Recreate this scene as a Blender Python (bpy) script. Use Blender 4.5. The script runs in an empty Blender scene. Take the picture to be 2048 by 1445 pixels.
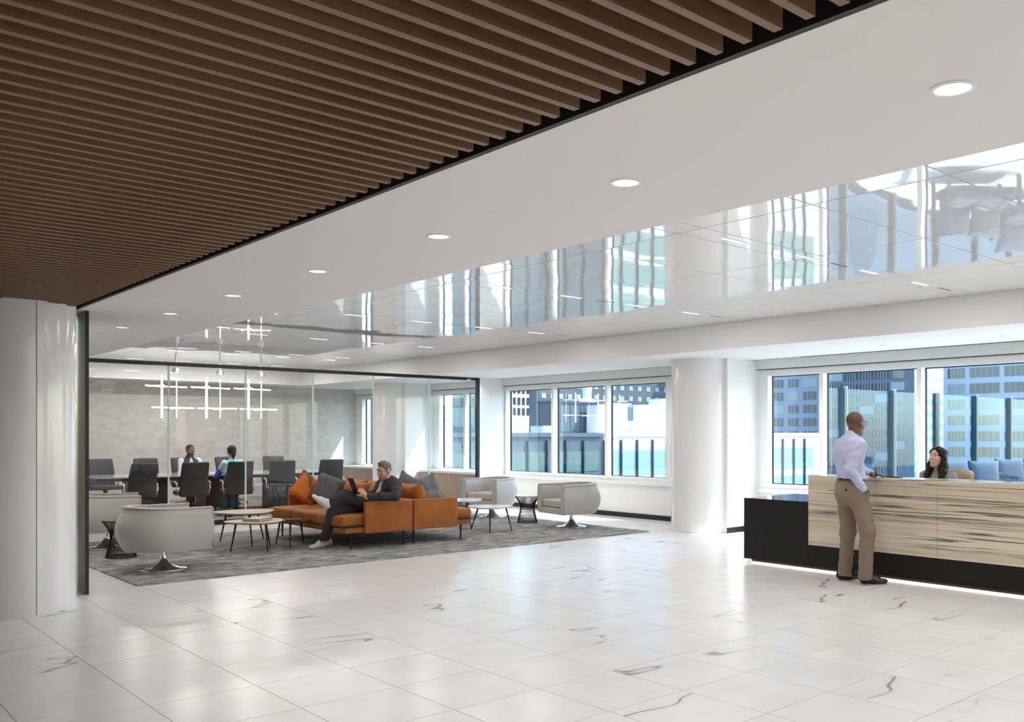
import bpy, bmesh, math, random
import numpy as np
from mathutils import Vector, Matrix
random.seed(7)
scene = bpy.context.scene
COL = scene.collection

# ------------------------------------------------------------------ camera
F_PX, YAW, Y_HOR, C_X, EYE = 1814.3, 0.825413, 867.65, 1179.44, 1.5328
SN, CS = math.sin(YAW), math.cos(YAW)
cam_data = bpy.data.cameras.new('camera')
cam = bpy.data.objects.new('camera', cam_data)
COL.objects.link(cam)
cam.location = (0, 0, EYE)
cam.rotation_euler = (math.pi / 2, 0, math.atan2(-CS, SN))
cam_data.sensor_width = 36
cam_data.lens = 36 * F_PX / 2048
cam_data.shift_x = (1024 - C_X) / 2048
cam_data.shift_y = (Y_HOR - 722.5) / 2048
cam_data.clip_end = 3000
scene.camera = cam

# ------------------------------------------------------------------ light
SUN = Vector((1.0, -0.9, 1.65)).normalized()      # direction towards the sun
world = bpy.data.worlds.new('sky'); scene.world = world
world.use_nodes = True
wn = world.node_tree.nodes; wl = world.node_tree.links
sky = wn.new('ShaderNodeTexSky'); sky.sky_type = 'NISHITA'
sky.sun_disc = False
sky.sun_elevation = math.asin(SUN.z)
sky.sun_rotation = math.atan2(SUN.x, SUN.y)
sky.air_density = 1.0; sky.dust_density = 1.2; sky.ozone_density = 1.0
bg = wn['Background']; bg.inputs[1].default_value = 0.42
wl.new(sky.outputs[0], bg.inputs[0])
sun_d = bpy.data.lights.new('sun', 'SUN'); sun_d.energy = 6.0; sun_d.angle = 0.01
sun_d.color = (1.0, 0.96, 0.90)
sun_o = bpy.data.objects.new('sun', sun_d); COL.objects.link(sun_o)
sun_o.rotation_euler = SUN.to_track_quat('Z', 'Y').to_euler(); sun_o.location = (60, -40, 80)
vs = scene.view_settings
vs.view_transform = 'Standard'; vs.look = 'None'; vs.gamma = 1.0; vs.use_curve_mapping = False
vs.exposure = 0.85
try:
    scene.cycles.use_denoising = True
    scene.cycles.max_bounces = 10; scene.cycles.diffuse_bounces = 5; scene.cycles.glossy_bounces = 5
    scene.cycles.transparent_max_bounces = 24; scene.cycles.transmission_bounces = 6
    scene.cycles.sample_clamp_indirect = 6.0
    scene.cycles.caustics_reflective = False; scene.cycles.caustics_refractive = False
except Exception:
    pass

# ------------------------------------------------------------------ pixel helpers (2048 x 1445 frame)
def ray(x, y):
    r = (x - C_X) / F_PX
    return Vector((r * SN + CS, -r * CS + SN, (Y_HOR - y) / F_PX))
def atZ(x, y, z=0.0):
    d = ray(x, y); t = (z - EYE) / d.z
    return Vector((d.x * t, d.y * t, z))
def atX(x, y, X):
    d = ray(x, y); t = X / d.x
    return Vector((X, d.y * t, EYE + d.z * t))
def atY(x, y, Y):
    d = ray(x, y); t = Y / d.y
    return Vector((d.x * t, Y, EYE + d.z * t))
def atD(x, y, dep):
    d = ray(x, y)
    return Vector((d.x * dep, d.y * dep, EYE + d.z * dep))
def project(X, Y, Z):
    r = X * SN - Y * CS; d = X * CS + Y * SN
    return C_X + F_PX * r / d, Y_HOR - F_PX * (Z - EYE) / d, d

# ------------------------------------------------------------------ objects
def meta(o, label=None, cat=None, group=None, kind=None):
    if label: o['label'] = label
    if cat: o['category'] = cat
    if group: o['group'] = group
    if kind: o['kind'] = kind
    return o
def thing(name, label, cat, loc=(0, 0, 0), rz=0.0, group=None, kind=None):
    o = bpy.data.objects.new(name, None); COL.objects.link(o)
    o.location = loc; o.rotation_euler = (0, 0, rz); o.empty_display_size = 0.1
    return meta(o, label, cat, group, kind)
def link(name, mesh, parent=None, loc=None, rot=None):
    o = bpy.data.objects.new(name, mesh); COL.objects.link(o)
    if parent: o.parent = parent
    if loc is not None: o.location = loc
    if rot is not None: o.rotation_euler = rot
    return o
def copy_tree(o, parent=None):
    c = o.copy(); COL.objects.link(c)
    if parent: c.parent = parent
    for ch in [k for k in bpy.data.objects if k.parent == o]:
        copy_tree(ch, c)
    return c

class MB:
    """collects simple shapes into one mesh"""
    def __init__(s): s.v = []; s.f = []
    def add(s, vs, fs):
        n = len(s.v); s.v += [tuple(v) for v in vs]; s.f += [tuple(i + n for i in f) for f in fs]; return s
    def box(s, x0, x1, y0, y1, z0, z1, skip=()):
        vs = [(x0,y0,z0),(x1,y0,z0),(x1,y1,z0),(x0,y1,z0),(x0,y0,z1),(x1,y0,z1),(x1,y1,z1),(x0,y1,z1)]
        fs = {'b':(0,3,2,1),'t':(4,5,6,7),'s':(0,1,5,4),'e':(1,2,6,5),'n':(2,3,7,6),'w':(3,0,4,7)}
        return s.add(vs, [f for k, f in fs.items() if k not in skip])
    def tube(s, a, b, r1, r2=None, n=8, caps=True):
        a = Vector(a); b = Vector(b); r2 = r1 if r2 is None else r2
        d = (b - a).normalized(); q = d.to_track_quat('Z', 'Y')
        vs = []
        for p, r in ((a, r1), (b, r2)):
            for k in range(n):
                t = 2 * math.pi * k / n
                vs.append(p + q @ Vector((r * math.cos(t), r * math.sin(t), 0)))
        fs = [(k, (k + 1) % n, n + (k + 1) % n, n + k) for k in range(n)]
        if caps: fs += [tuple(range(n - 1, -1, -1)), tuple(range(n, 2 * n))]
        return s.add(vs, fs)
    def path(s, pts, r, n=6, closed=False):
        pts = [Vector(p) for p in pts]; m = len(pts); rings = []; vs = []
        up = Vector((0, 0, 1))
        for i, p in enumerate(pts):
            if closed: d = pts[(i + 1) % m] - pts[i - 1]
            else: d = pts[min(i + 1, m - 1)] - pts[max(i - 1, 0)]
            d.normalize()
            a = d.cross(up)
            if a.length < 1e-3: a = d.cross(Vector((1, 0, 0)))
            a.normalize(); b = a.cross(d)
            rr = r[i] if isinstance(r, (list, tuple)) else r
            for k in range(n):
                t = 2 * math.pi * k / n
                vs.append(p + a * (rr * math.cos(t)) + b * (rr * math.sin(t)))
        fs = []
        for i in range(m if closed else m - 1):
            j = (i + 1) % m
            for k in range(n):
                fs.append((i * n + k, i * n + (k + 1) % n, j * n + (k + 1) % n, j * n + k))
        if not closed: fs += [tuple(range(n - 1, -1, -1)), tuple((m - 1) * n + k for k in range(n))]
        return s.add(vs, fs)
    def lathe(s, prof, n=28, c=(0, 0), caps=True):
        vs = []; m = len(prof)
        for (r, z) in prof:
            for k in range(n):
                t = 2 * math.pi * k / n
                vs.append((c[0] + r * math.cos(t), c[1] + r * math.sin(t), z))
        fs = [(i * n + k, i * n + (k + 1) % n, (i + 1) * n + (k + 1) % n, (i + 1) * n + k) for i in range(m - 1) for k in range(n)]
        if caps: fs += [tuple(range(n - 1, -1, -1)), tuple((m - 1) * n + k for k in range(n))]
        return s.add(vs, fs)
    def prism(s, poly, z0, z1):
        n = len(poly)
        vs = [(x, y, z0) for x, y in poly] + [(x, y, z1) for x, y in poly]
        fs = [(k, (k + 1) % n, n + (k + 1) % n, n + k) for k in range(n)]
        return s.add(vs, fs + [tuple(range(n - 1, -1, -1)), tuple(range(n, 2 * n))])
    def grid(s, rows, close_u=False, close_v=False):
        m = len(rows); n = len(rows[0]); vs = [p for r in rows for p in r]; fs = []
        for i in range(m if close_u else m - 1):
            for k in range(n if close_v else n - 1):
                a = i * n + k; b = i * n + (k + 1) % n; c = ((i + 1) % m) * n + (k + 1) % n; d = ((i + 1) % m) * n + k
                fs.append((a, b, c, d))
        return s.add(vs, fs)
    def ball(s, c, r, n=12, m=8):
        if not isinstance(r, (tuple, list)): r = (r, r, r)
        rows = []
        for i in range(m + 1):
            ph = math.pi * i / m
            rows.append([(c[0] + r[0] * math.sin(ph) * math.cos(2 * math.pi * k / n), c[1] + r[1] * math.sin(ph) * math.sin(2 * math.pi * k / n), c[2] - r[2] * math.cos(ph)) for k in range(n)])
        return s.grid(rows, close_v=True)
    def mesh(s, name, mat=None, smooth=False, angle=None):
        me = bpy.data.meshes.new(name); me.from_pydata([tuple(v) for v in s.v], [], s.f); me.update()
        bm = bmesh.new(); bm.from_mesh(me); bmesh.ops.recalc_face_normals(bm, faces=bm.faces); bm.to_mesh(me); bm.free()
        if mat: me.materials.append(mat)
        if smooth or angle:
            me.polygons.foreach_set('use_smooth', [True] * len(me.polygons))
            if angle:
                try: me.set_sharp_from_angle(angle=math.radians(angle))
                except Exception: pass
        return me
    def build(s, name, mat=None, parent=None, smooth=False, angle=None, bevel=0, seg=2, sub=0, loc=None, rot=None):
        o = link(name, s.mesh(name, mat, smooth, angle), parent, loc, rot)
        if bevel:
            b = o.modifiers.new('bevel', 'BEVEL'); b.width = bevel; b.segments = seg; b.limit_method = 'ANGLE'; b.angle_limit = math.radians(40)
            if seg > 1: o.data.polygons.foreach_set('use_smooth', [True] * len(o.data.polygons)); 
            if seg > 1:
                try: o.data.set_sharp_from_angle(angle=math.radians(50))
                except Exception: pass
        if sub:
            b = o.modifiers.new('sub', 'SUBSURF'); b.levels = b.render_levels = sub
        return o
def box(name, mat, x0, x1, y0, y1, z0, z1, parent=None, bevel=0, seg=2):
    return MB().box(x0, x1, y0, y1, z0, z1).build(name, mat, parent, bevel=bevel, seg=seg)

# ------------------------------------------------------------------ materials
def new_mat(name):
    m = bpy.data.materials.new(name); m.use_nodes = True
    nt = m.node_tree
    return m, nt.nodes, nt.links, nt.nodes['Principled BSDF']
def pmat(name, col, rough=0.5, metal=0.0, spec=0.5, emis=None, estr=0.0, coat=0.0, sheen=0.0, noise=None, bump=None, ior=None):
    """principled colour; noise=(scale, amount) varies the colour, bump=(scale, strength)"""
    m, N, L, P = new_mat(name)
    P.inputs['Base Color'].default_value = (*col, 1); P.inputs['Roughness'].default_value = rough
    P.inputs['Metallic'].default_value = metal; P.inputs['Specular IOR Level'].default_value = spec
    if ior: P.inputs['IOR'].default_value = ior
    if coat: P.inputs['Coat Weight'].default_value = coat; P.inputs['Coat Roughness'].default_value = 0.04
    if sheen: P.inputs['Sheen Weight'].default_value = sheen
    if emis: P.inputs['Emission Color'].default_value = (*emis, 1); P.inputs['Emission Strength'].default_value = estr
    tc = N.new('ShaderNodeTexCoord')
    if noise:
        t = N.new('ShaderNodeTexNoise'); t.inputs['Scale'].default_value = noise[0]; t.inputs['Detail'].default_value = 4
        L.new(tc.outputs['Object'], t.inputs['Vector'])
        mx = N.new('ShaderNodeMixRGB'); mx.blend_type = 'MIX'
        a = noise[1]
        mx.inputs[1].default_value = (*[max(0, c * (1 - a)) for c in col], 1); mx.inputs[2].default_value = (*[min(1, c * (1 + a)) for c in col], 1)
        L.new(t.outputs['Fac'], mx.inputs[0]); L.new(mx.outputs[0], P.inputs['Base Color'])
    if bump:
        t = N.new('ShaderNodeTexNoise'); t.inputs['Scale'].default_value = bump[0]; t.inputs['Detail'].default_value = 3
        L.new(tc.outputs['Object'], t.inputs['Vector'])
        b = N.new('ShaderNodeBump'); b.inputs['Strength'].default_value = bump[1]; b.inputs['Distance'].default_value = 0.01
        L.new(t.outputs['Fac'], b.inputs['Height']); L.new(b.outputs[0], P.inputs['Normal'])
    return m
def emat(name, col, strength):
    m = bpy.data.materials.new(name); m.use_nodes = True; N = m.node_tree.nodes; N.clear()
    e = N.new('ShaderNodeEmission'); e.inputs[0].default_value = (*col, 1); e.inputs[1].default_value = strength
    o = N.new('ShaderNodeOutputMaterial'); m.node_tree.links.new(e.outputs[0], o.inputs[0]); return m
def glass(name, tint, f0=0.05, f1=0.9, rough=0.0):
    """thin pane: tinted see-through with angle dependent mirror"""
    m = bpy.data.materials.new(name); m.use_nodes = True; N = m.node_tree.nodes; L = m.node_tree.links; N.clear()
    t = N.new('ShaderNodeBsdfTransparent'); t.inputs[0].default_value = (*tint, 1)
    g = N.new('ShaderNodeBsdfGlossy'); g.inputs['Roughness'].default_value = rough; g.inputs['Color'].default_value = (1, 1, 1, 1)
    lw = N.new('ShaderNodeLayerWeight'); lw.inputs['Blend'].default_value = 0.5
    p = N.new('ShaderNodeMath'); p.operation = 'POWER'; p.inputs[1].default_value = 4.0; L.new(lw.outputs['Facing'], p.inputs[0])
    q = N.new('ShaderNodeMath'); q.operation = 'MULTIPLY_ADD'; q.inputs[1].default_value = f1; q.inputs[2].default_value = f0; L.new(p.outputs[0], q.inputs[0])
    mx = N.new('ShaderNodeMixShader'); L.new(q.outputs[0], mx.inputs[0]); L.new(t.outputs[0], mx.inputs[1]); L.new(g.outputs[0], mx.inputs[2])
    o = N.new('ShaderNodeOutputMaterial'); L.new(mx.outputs[0], o.inputs[0]); return m
def ramp(N, stops):
    r = N.new('ShaderNodeValToRGB'); e = r.color_ramp.elements
    while len(e) > 1: e.remove(e[-1])
    e[0].position = stops[0][0]; e[0].color = (*stops[0][1], 1)
    for p, c in stops[1:]:
        k = e.new(p); k.color = (*c, 1)
    return r
def mapping(N, L, scale=(1, 1, 1), coord='Object', rot=(0, 0, 0)):
    tc = N.new('ShaderNodeTexCoord'); mp = N.new('ShaderNodeMapping')
    mp.inputs['Scale'].default_value = scale; mp.inputs['Rotation'].default_value = rot
    L.new(tc.outputs[coord], mp.inputs['Vector']); return mp
def noise_node(N, L, vec, scale, detail=4, dist=0.0):
    t = N.new('ShaderNodeTexNoise'); t.inputs['Scale'].default_value = scale; t.inputs['Detail'].default_value = detail; t.inputs['Distortion'].default_value = dist
    L.new(vec, t.inputs['Vector']); return t

def tile_mat():
    m, N, L, P = new_mat('marble_tile')
    P.inputs['Roughness'].default_value = 0.24; P.inputs['Specular IOR Level'].default_value = 0.5
    tc = N.new('ShaderNodeTexCoord'); oi = N.new('ShaderNodeObjectInfo')
    sc = N.new('ShaderNodeVectorMath'); sc.operation = 'MULTIPLY'; sc.inputs[1].default_value = (97.0, 61.0, 43.0)
    cb = N.new('ShaderNodeCombineXYZ')
    for i in range(3): L.new(oi.outputs['Random'], cb.inputs[i])
    L.new(cb.outputs[0], sc.inputs[0])
    ad = N.new('ShaderNodeVectorMath'); ad.operation = 'ADD'; L.new(tc.outputs['Object'], ad.inputs[0]); L.new(sc.outputs[0], ad.inputs[1])
    # vein = thin level line of a stretched noise
    mp = N.new('ShaderNodeMapping'); mp.inputs['Scale'].default_value = (0.55, 1.9, 1); mp.inputs['Rotation'].default_value = (0, 0, 0.35)
    L.new(ad.outputs[0], mp.inputs['Vector'])
    n1 = noise_node(N, L, mp.outputs[0], 0.75, 3.2, 0.12)
    d = N.new('ShaderNodeMath'); d.operation = 'SUBTRACT'; d.inputs[1].default_value = 0.5; L.new(n1.outputs['Fac'], d.inputs[0])
    ab = N.new('ShaderNodeMath'); ab.operation = 'ABSOLUTE'; L.new(d.outputs[0], ab.inputs[0])
    r1 = ramp(N, [(0.0, (1, 1, 1)), (0.0035, (0.85, 0.85, 0.85)), (0.007, (0, 0, 0))]); L.new(ab.outputs[0], r1.inputs[0])
    n2 = noise_node(N, L, ad.outputs[0], 1.0, 2)
    r2 = ramp(N, [(0.585, (0, 0, 0)), (0.64, (1, 1, 1))]); L.new(n2.outputs['Fac'], r2.inputs[0])
    mu = N.new('ShaderNodeMath'); mu.operation = 'MULTIPLY'; L.new(r1.outputs[0], mu.inputs[0]); L.new(r2.outputs[0], mu.inputs[1])
    n3 = noise_node(N, L, ad.outputs[0], 2.5, 5)
    base = ramp(N, [(0.3, (0.74, 0.715, 0.695)), (0.7, (0.80, 0.785, 0.77))]); L.new(n3.outputs['Fac'], base.inputs[0])
    # soft wide grey halo of the vein
    r3 = ramp(N, [(0.0, (1, 1, 1)), (0.05, (0, 0, 0))]); L.new(ab.outputs[0], r3.inputs[0])
    mu3 = N.new('ShaderNodeMath'); mu3.operation = 'MULTIPLY'; L.new(r3.outputs[0], mu3.inputs[0]); L.new(r2.outputs[0], mu3.inputs[1])
    mu4 = N.new('ShaderNodeMath'); mu4.operation = 'MULTIPLY'; mu4.inputs[1].default_value = 0.22; L.new(mu3.outputs[0], mu4.inputs[0])
    mA = N.new('ShaderNodeMixRGB'); L.new(mu4.outputs[0], mA.inputs[0]); L.new(base.outputs[0], mA.inputs[1]); mA.inputs[2].default_value = (0.5, 0.49, 0.47, 1)
    mB = N.new('ShaderNodeMixRGB'); L.new(mu.outputs[0], mB.inputs[0]); L.new(mA.outputs[0], mB.inputs[1]); mB.inputs[2].default_value = (0.25, 0.24, 0.22, 1)
    L.new(mB.outputs[0], P.inputs['Base Color']); return m

def stone_mat():
    """banded travertine / quartzite, bands run level"""
    m, N, L, P = new_mat('banded_stone')
    P.inputs['Roughness'].default_value = 0.16
    mp = mapping(N, L, (0.1, 0.10, 3.6))
    wob = noise_node(N, L, mp.outputs[0], 2.2, 6, 0.4)
    b1 = ramp(N, [(0.25, (0.36, 0.30, 0.23)), (0.38, (0.55, 0.47, 0.36)), (0.5, (0.66, 0.56, 0.42)), (0.62, (0.72, 0.66, 0.54)), (0.75, (0.42, 0.40, 0.34))]); L.new(wob.outputs['Fac'], b1.inputs[0])
    mp2 = mapping(N, L, (0.09, 0.09, 5.5))
    n2 = noise_node(N, L, mp2.outputs[0], 2.6, 7, 0.25)
    d = N.new('ShaderNodeMath'); d.operation = 'SUBTRACT'; d.inputs[1].default_value = 0.5; L.new(n2.outputs['Fac'], d.inputs[0])
    ab = N.new('ShaderNodeMath'); ab.operation = 'ABSOLUTE'; L.new(d.outputs[0], ab.inputs[0])
    r = ramp(N, [(0.0, (1, 1, 1)), (0.013, (0.8, 0.8, 0.8)), (0.032, (0, 0, 0))]); L.new(ab.outputs[0], r.inputs[0])
    mp3 = mapping(N, L, (0.25, 0.25, 2.2)); n3 = noise_node(N, L, mp3.outputs[0], 2.0, 3)
    r3 = ramp(N, [(0.38, (0, 0, 0)), (0.52, (1, 1, 1))]); L.new(n3.outputs['Fac'], r3.inputs[0])
    mu = N.new('ShaderNodeMath'); mu.operation = 'MULTIPLY'; L.new(r.outputs[0], mu.inputs[0]); L.new(r3.outputs[0], mu.inputs[1])
    mx = N.new('ShaderNodeMixRGB'); L.new(mu.outputs[0], mx.inputs[0]); L.new(b1.outputs[0], mx.inputs[1]); mx.inputs[2].default_value = (0.10, 0.10, 0.09, 1)
    L.new(mx.outputs[0], P.inputs['Base Color']); return m

def wood_mat(name, c1, c2, rough=0.45, axis=0, scale=1.0):
    m, N, L, P = new_mat(name); P.inputs['Roughness'].default_value = rough
    s = [14.0 * scale] * 3; s[axis] = 0.9 * scale
    mp = mapping(N, L, tuple(s)); n = noise_node(N, L, mp.outputs[0], 2.0, 6, 0.6)
    r = ramp(N, [(0.3, c1), (0.7, c2)]); L.new(n.outputs['Fac'], r.inputs[0]); L.new(r.outputs[0], P.inputs['Base Color']); return m

def carpet_mat():
    m, N, L, P = new_mat('rug_wool'); P.inputs['Roughness'].default_value = 0.95; P.inputs['Specular IOR Level'].default_value = 0.1
    mp = mapping(N, L, (1.6, 3.0, 1), rot=(0, 0, 0.3)); n = noise_node(N, L, mp.outputs[0], 2.6, 9, 0.9)
    r = ramp(N, [(0.33, (0.15, 0.144, 0.138)), (0.45, (0.25, 0.242, 0.236)), (0.55, (0.33, 0.319, 0.309)), (0.68, (0.47, 0.45, 0.415))]); L.new(n.outputs['Fac'], r.inputs[0])
    L.new(r.outputs[0], P.inputs['Base Color'])
    n2 = noise_node(N, L, mapping(N, L, (1, 1, 1)).outputs[0], 260, 2); b = N.new('ShaderNodeBump'); b.inputs['Strength'].default_value = 0.4; b.inputs['Distance'].default_value = 0.01
    L.new(n2.outputs['Fac'], b.inputs['Height']); L.new(b.outputs[0], P.inputs['Normal']); return m

def gloss_ceiling_mat():
    m, N, L, P = new_mat('gloss_panel'); P.inputs['Base Color'].default_value = (0.80, 0.80, 0.80, 1)
    P.inputs['Roughness'].default_value = 0.02; P.inputs['IOR'].default_value = 1.85
    oi = N.new('ShaderNodeObjectInfo'); tc = N.new('ShaderNodeTexCoord')
    mu = N.new('ShaderNodeMath'); mu.operation = 'MULTIPLY'; mu.inputs[1].default_value = 50; L.new(oi.outputs['Random'], mu.inputs[0])
    ad = N.new('ShaderNodeVectorMath'); ad.operation = 'ADD'; L.new(tc.outputs['Object'], ad.inputs[0]); L.new(mu.outputs[0], ad.inputs[1])
    n = noise_node(N, L, ad.outputs[0], 1.1, 1); b = N.new('ShaderNodeBump'); b.inputs['Strength'].default_value = 0.10; b.inputs['Distance'].default_value = 0.05
    L.new(n.outputs['Fac'], b.inputs['Height']); L.new(b.outputs[0], P.inputs['Normal']); return m

def plaster_mat():
    m, N, L, P = new_mat('grey_plaster'); P.inputs['Roughness'].default_value = 0.6
    mp = mapping(N, L, (1, 1, 2.2)); n = noise_node(N, L, mp.outputs[0], 5.0, 8, 0.5)
    r = ramp(N, [(0.3, (0.50, 0.475, 0.445)), (0.7, (0.62, 0.59, 0.555))]); L.new(n.outputs['Fac'], r.inputs[0]); L.new(r.outputs[0], P.inputs['Base Color']); return m

def velvet_mat():
    m, N, L, P = new_mat('rust_velvet'); P.inputs['Roughness'].default_value = 0.75; P.inputs['Specular IOR Level'].default_value = 0.2
    P.inputs['Sheen Weight'].default_value = 0.6; P.inputs['Sheen Roughness'].default_value = 0.35; P.inputs['Sheen Tint'].default_value = (1.0, 0.62, 0.38, 1)
    n = noise_node(N, L, mapping(N, L, (1, 1, 1)).outputs[0], 5.0, 4, 0.4)
    r = ramp(N, [(0.3, (0.30, 0.095, 0.022)), (0.7, (0.40, 0.135, 0.034))]); L.new(n.outputs['Fac'], r.inputs[0]); L.new(r.outputs[0], P.inputs['Base Color']); return m

def patch_mat(name, stops, scale, dist=0.6, rough=0.9):
    m, N, L, P = new_mat(name); P.inputs['Roughness'].default_value = rough; P.inputs['Specular IOR Level'].default_value = 0.2
    n = noise_node(N, L, mapping(N, L, (1, 1, 1)).outputs[0], scale, 5, dist)
    r = ramp(N, stops); L.new(n.outputs['Fac'], r.inputs[0]); L.new(r.outputs[0], P.inputs['Base Color']); return m

M = {}
M['white'] = pmat('white_paint', (0.80, 0.79, 0.78), 0.55)
M['soffit'] = pmat('soffit_paint', (0.80, 0.785, 0.77), 0.6)
M['frame'] = pmat('white_frame', (0.82, 0.84, 0.84), 0.35)
M['shade_box'] = pmat('shade_box_paint', (0.72, 0.76, 0.76), 0.4)
M['column'] = pmat('column_lacquer', (0.80, 0.79, 0.79), 0.10, ior=1.6, bump=(1.2, 0.05))
M['black'] = pmat('black_paint', (0.012, 0.012, 0.013), 0.5)
M['blackmetal'] = pmat('black_metal', (0.015, 0.016, 0.018), 0.35, metal=0.3)
M['gap'] = pmat('dark_joint', (0.10, 0.095, 0.09), 0.8)
M['tile'] = tile_mat(); M['stone'] = stone_mat(); M['carpet'] = carpet_mat(); M['gloss'] = gloss_ceiling_mat()
M['slat'] = wood_mat('walnut_slat', (0.13, 0.066, 0.032), (0.21, 0.115, 0.058), 0.42, axis=0)
M['oak'] = wood_mat('oak_top', (0.30, 0.185, 0.085), (0.44, 0.29, 0.15), 0.4, axis=0, scale=0.5)
M['panel_wood'] = wood_mat('panel_wood', (0.30, 0.215, 0.155), (0.42, 0.31, 0.23), 0.5, axis=2, scale=0.6)
M['plaster'] = plaster_mat()
M['bronze'] = pmat('brushed_bronze', (0.42, 0.34, 0.21), 0.28, metal=0.95, bump=(60, 0.05))
M['window_glass'] = glass('window_glass', (0.88, 0.955, 0.975), 0.045, 0.6)
M['clear_glass'] = glass('partition_glass', (0.975, 0.985, 0.985), 0.022, 0.6)
M['screen_glass'] = glass('screen_glass', (0.56, 0.82, 0.96), 0.03, 0.4)
M['joint_glass'] = pmat('glass_edge', (0.62, 0.70, 0.74), 0.25)
M['leather'] = pmat('greige_leather', (0.47, 0.44, 0.405), 0.48, noise=(3, 0.05))
M['piping'] = pmat('greige_piping', (0.42, 0.39, 0.36), 0.5)
M['chrome'] = pmat('polished_chrome', (0.80, 0.80, 0.80), 0.06, metal=1.0)
M['alu'] = pmat('cast_aluminium', (0.70, 0.71, 0.72), 0.2, metal=1.0)
M['velvet'] = velvet_mat()
M['charcoal'] = pmat('charcoal_fabric', (0.040, 0.039, 0.040), 0.8, noise=(30, 0.15))
M['white_marble'] = patch_mat('white_marble', [(0.35, (0.62, 0.63, 0.63)), (0.55, (0.85, 0.85, 0.84))], 3.0, 0.8, 0.15)
M['smoke_glass'] = pmat('dark_gloss_top', (0.05, 0.045, 0.04), 0.08)
M['wire_dark'] = pmat('dark_bronze_wire', (0.035, 0.03, 0.028), 0.3, metal=0.8)
M['lamp'] = emat('lamp_glow', (1.0, 0.96, 0.92), 0.62)
M['slot'] = emat('slot_glow', (1.0, 0.98, 0.95), 2.2)
M['led'] = emat('led_strip', (1.0, 0.86, 0.74), 2.6)
M['tube'] = emat('tube_glow', (1.0, 0.94, 0.86), 6.0)
M['conf_floor'] = patch_mat('tan_carpet_tile', [(0.3, (0.22, 0.19, 0.16)), (0.7, (0.36, 0.32, 0.27))], 2.0, 0.3, 0.6)
M['black_stone'] = pmat('black_stone', (0.009, 0.0088, 0.0085), 0.40, spec=0.3)
M['terrace'] = pmat('terrace_paving', (0.62, 0.62, 0.60), 0.8, noise=(2, 0.1))
# ================================================================== structure
Y_S, Y_GLASS, Y_BACK = -8.0, 15.45, 21.9
X_W, X_WALL = -5.0, 11.77
T = 0.6096; TX0, TY0 = 2.860, 4.208

# ---- floor with single marble tiles
floor = box('floor', M['gap'], X_W, 12.2, Y_S, 15.5, -0.25, -0.012)
meta(floor, 'white marble tiled lobby floor with fine grey veins', 'floor', kind='structure')
tile_me = MB().box(0.0022, T - 0.0022, 0.0022, T - 0.0022, -0.014, 0.0, skip='b').mesh('tile', M['tile'])
seen, rest = [], []
for i in range(int((X_W - TX0) / T) , int((X_WALL - TX0) / T) + 1):
    for j in range(int((Y_S - TY0) / T), int((Y_GLASS - TY0) / T) + 1):
        x, y = TX0 + i * T, TY0 + j * T
        cxm, cym = x + T / 2, y + T / 2
        u, v, d = project(cxm, cym, 0) if cxm * CS + cym * SN > 0.5 else (-1, 9999, 1)
        hidden = (2.9 < cxm < 10.1 and 10.1 < cym < 13.9) or cxm > 11.9 or cym > 15.6
        if hidden: continue
        ins = -200 < u < 2300 and 900 < v < 1560 and cym < 15.4 and not (cxm > 8.9 and cym < 6.6)
        (seen if ins else rest).append((d, x, y))
seen.sort()
for d, x, y in seen[:300]:
    link('tile', tile_me, floor, (x, y, 0))
mb = MB()
for d, x, y in seen[300:] + rest:
    mb.box(x + 0.0022, x + T - 0.0022, y + 0.0022, y + T - 0.0022, -0.014, 0.0, skip='b')
meta(mb.build('tile_field', M['tile'], floor), kind='stuff')
cf = box('floor_conference', M['conf_floor'], 2.6, 12.2, 15.5, 22.0, -0.25, 0.0)
meta(cf, 'tan carpeted floor inside the glazed conference room', 'floor', kind='structure')

# ---- rug
rug = box('area_rug', M['carpet'], 2.83, 10.27, 9.75, 14.1, 0.0, 0.012)
meta(rug, 'large mottled grey area rug under the lounge furniture', 'rug')

# ---- walls that close the place
meta(box('wall_west', M['white'], X_W - 0.1, X_W, Y_S, 9.9, 0, 3.1), 'white lobby wall far to the left of the slatted ceiling', 'wall', kind='structure')
meta(box('wall_south', M['white'], X_W, 12.2, Y_S - 0.1, Y_S, 0, 3.1), 'white lobby wall behind the viewpoint', 'wall', kind='structure')
meta(box('wall_northwest', M['white'], X_W, 2.30, 9.85, 9.95, 0, 3.1), 'white wall behind the round column at left', 'wall', kind='structure')
meta(box('wall_lounge', M['white'], 2.45, 2.55, 10.6, 22.0, 0, 3.1), 'white side wall of lounge and conference room', 'wall', kind='structure')
meta(box('wall_conference', M['plaster'], 2.55, 12.2, Y_BACK, Y_BACK + 0.1, 0, 3.1), 'pale grey plaster back wall of the conference room', 'wall', kind='structure')
fin = thing('wall_fin', 'dark bronze clad wall end standing beside the left column', 'wall', (2.336, 9.57, 0), kind='structure')
MB().box(-0.016, 0.0, 0.012, 1.03, 0.0, 2.70).build('bronze_panel', M['bronze'], fin)
MB().box(-0.016, 0.016, 0.0, 0.012, 0.0, 2.70).box(0.0, 0.016, 0.012, 1.03, 0.0, 2.70).build('edge_cap', M['blackmetal'], fin)

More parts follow.
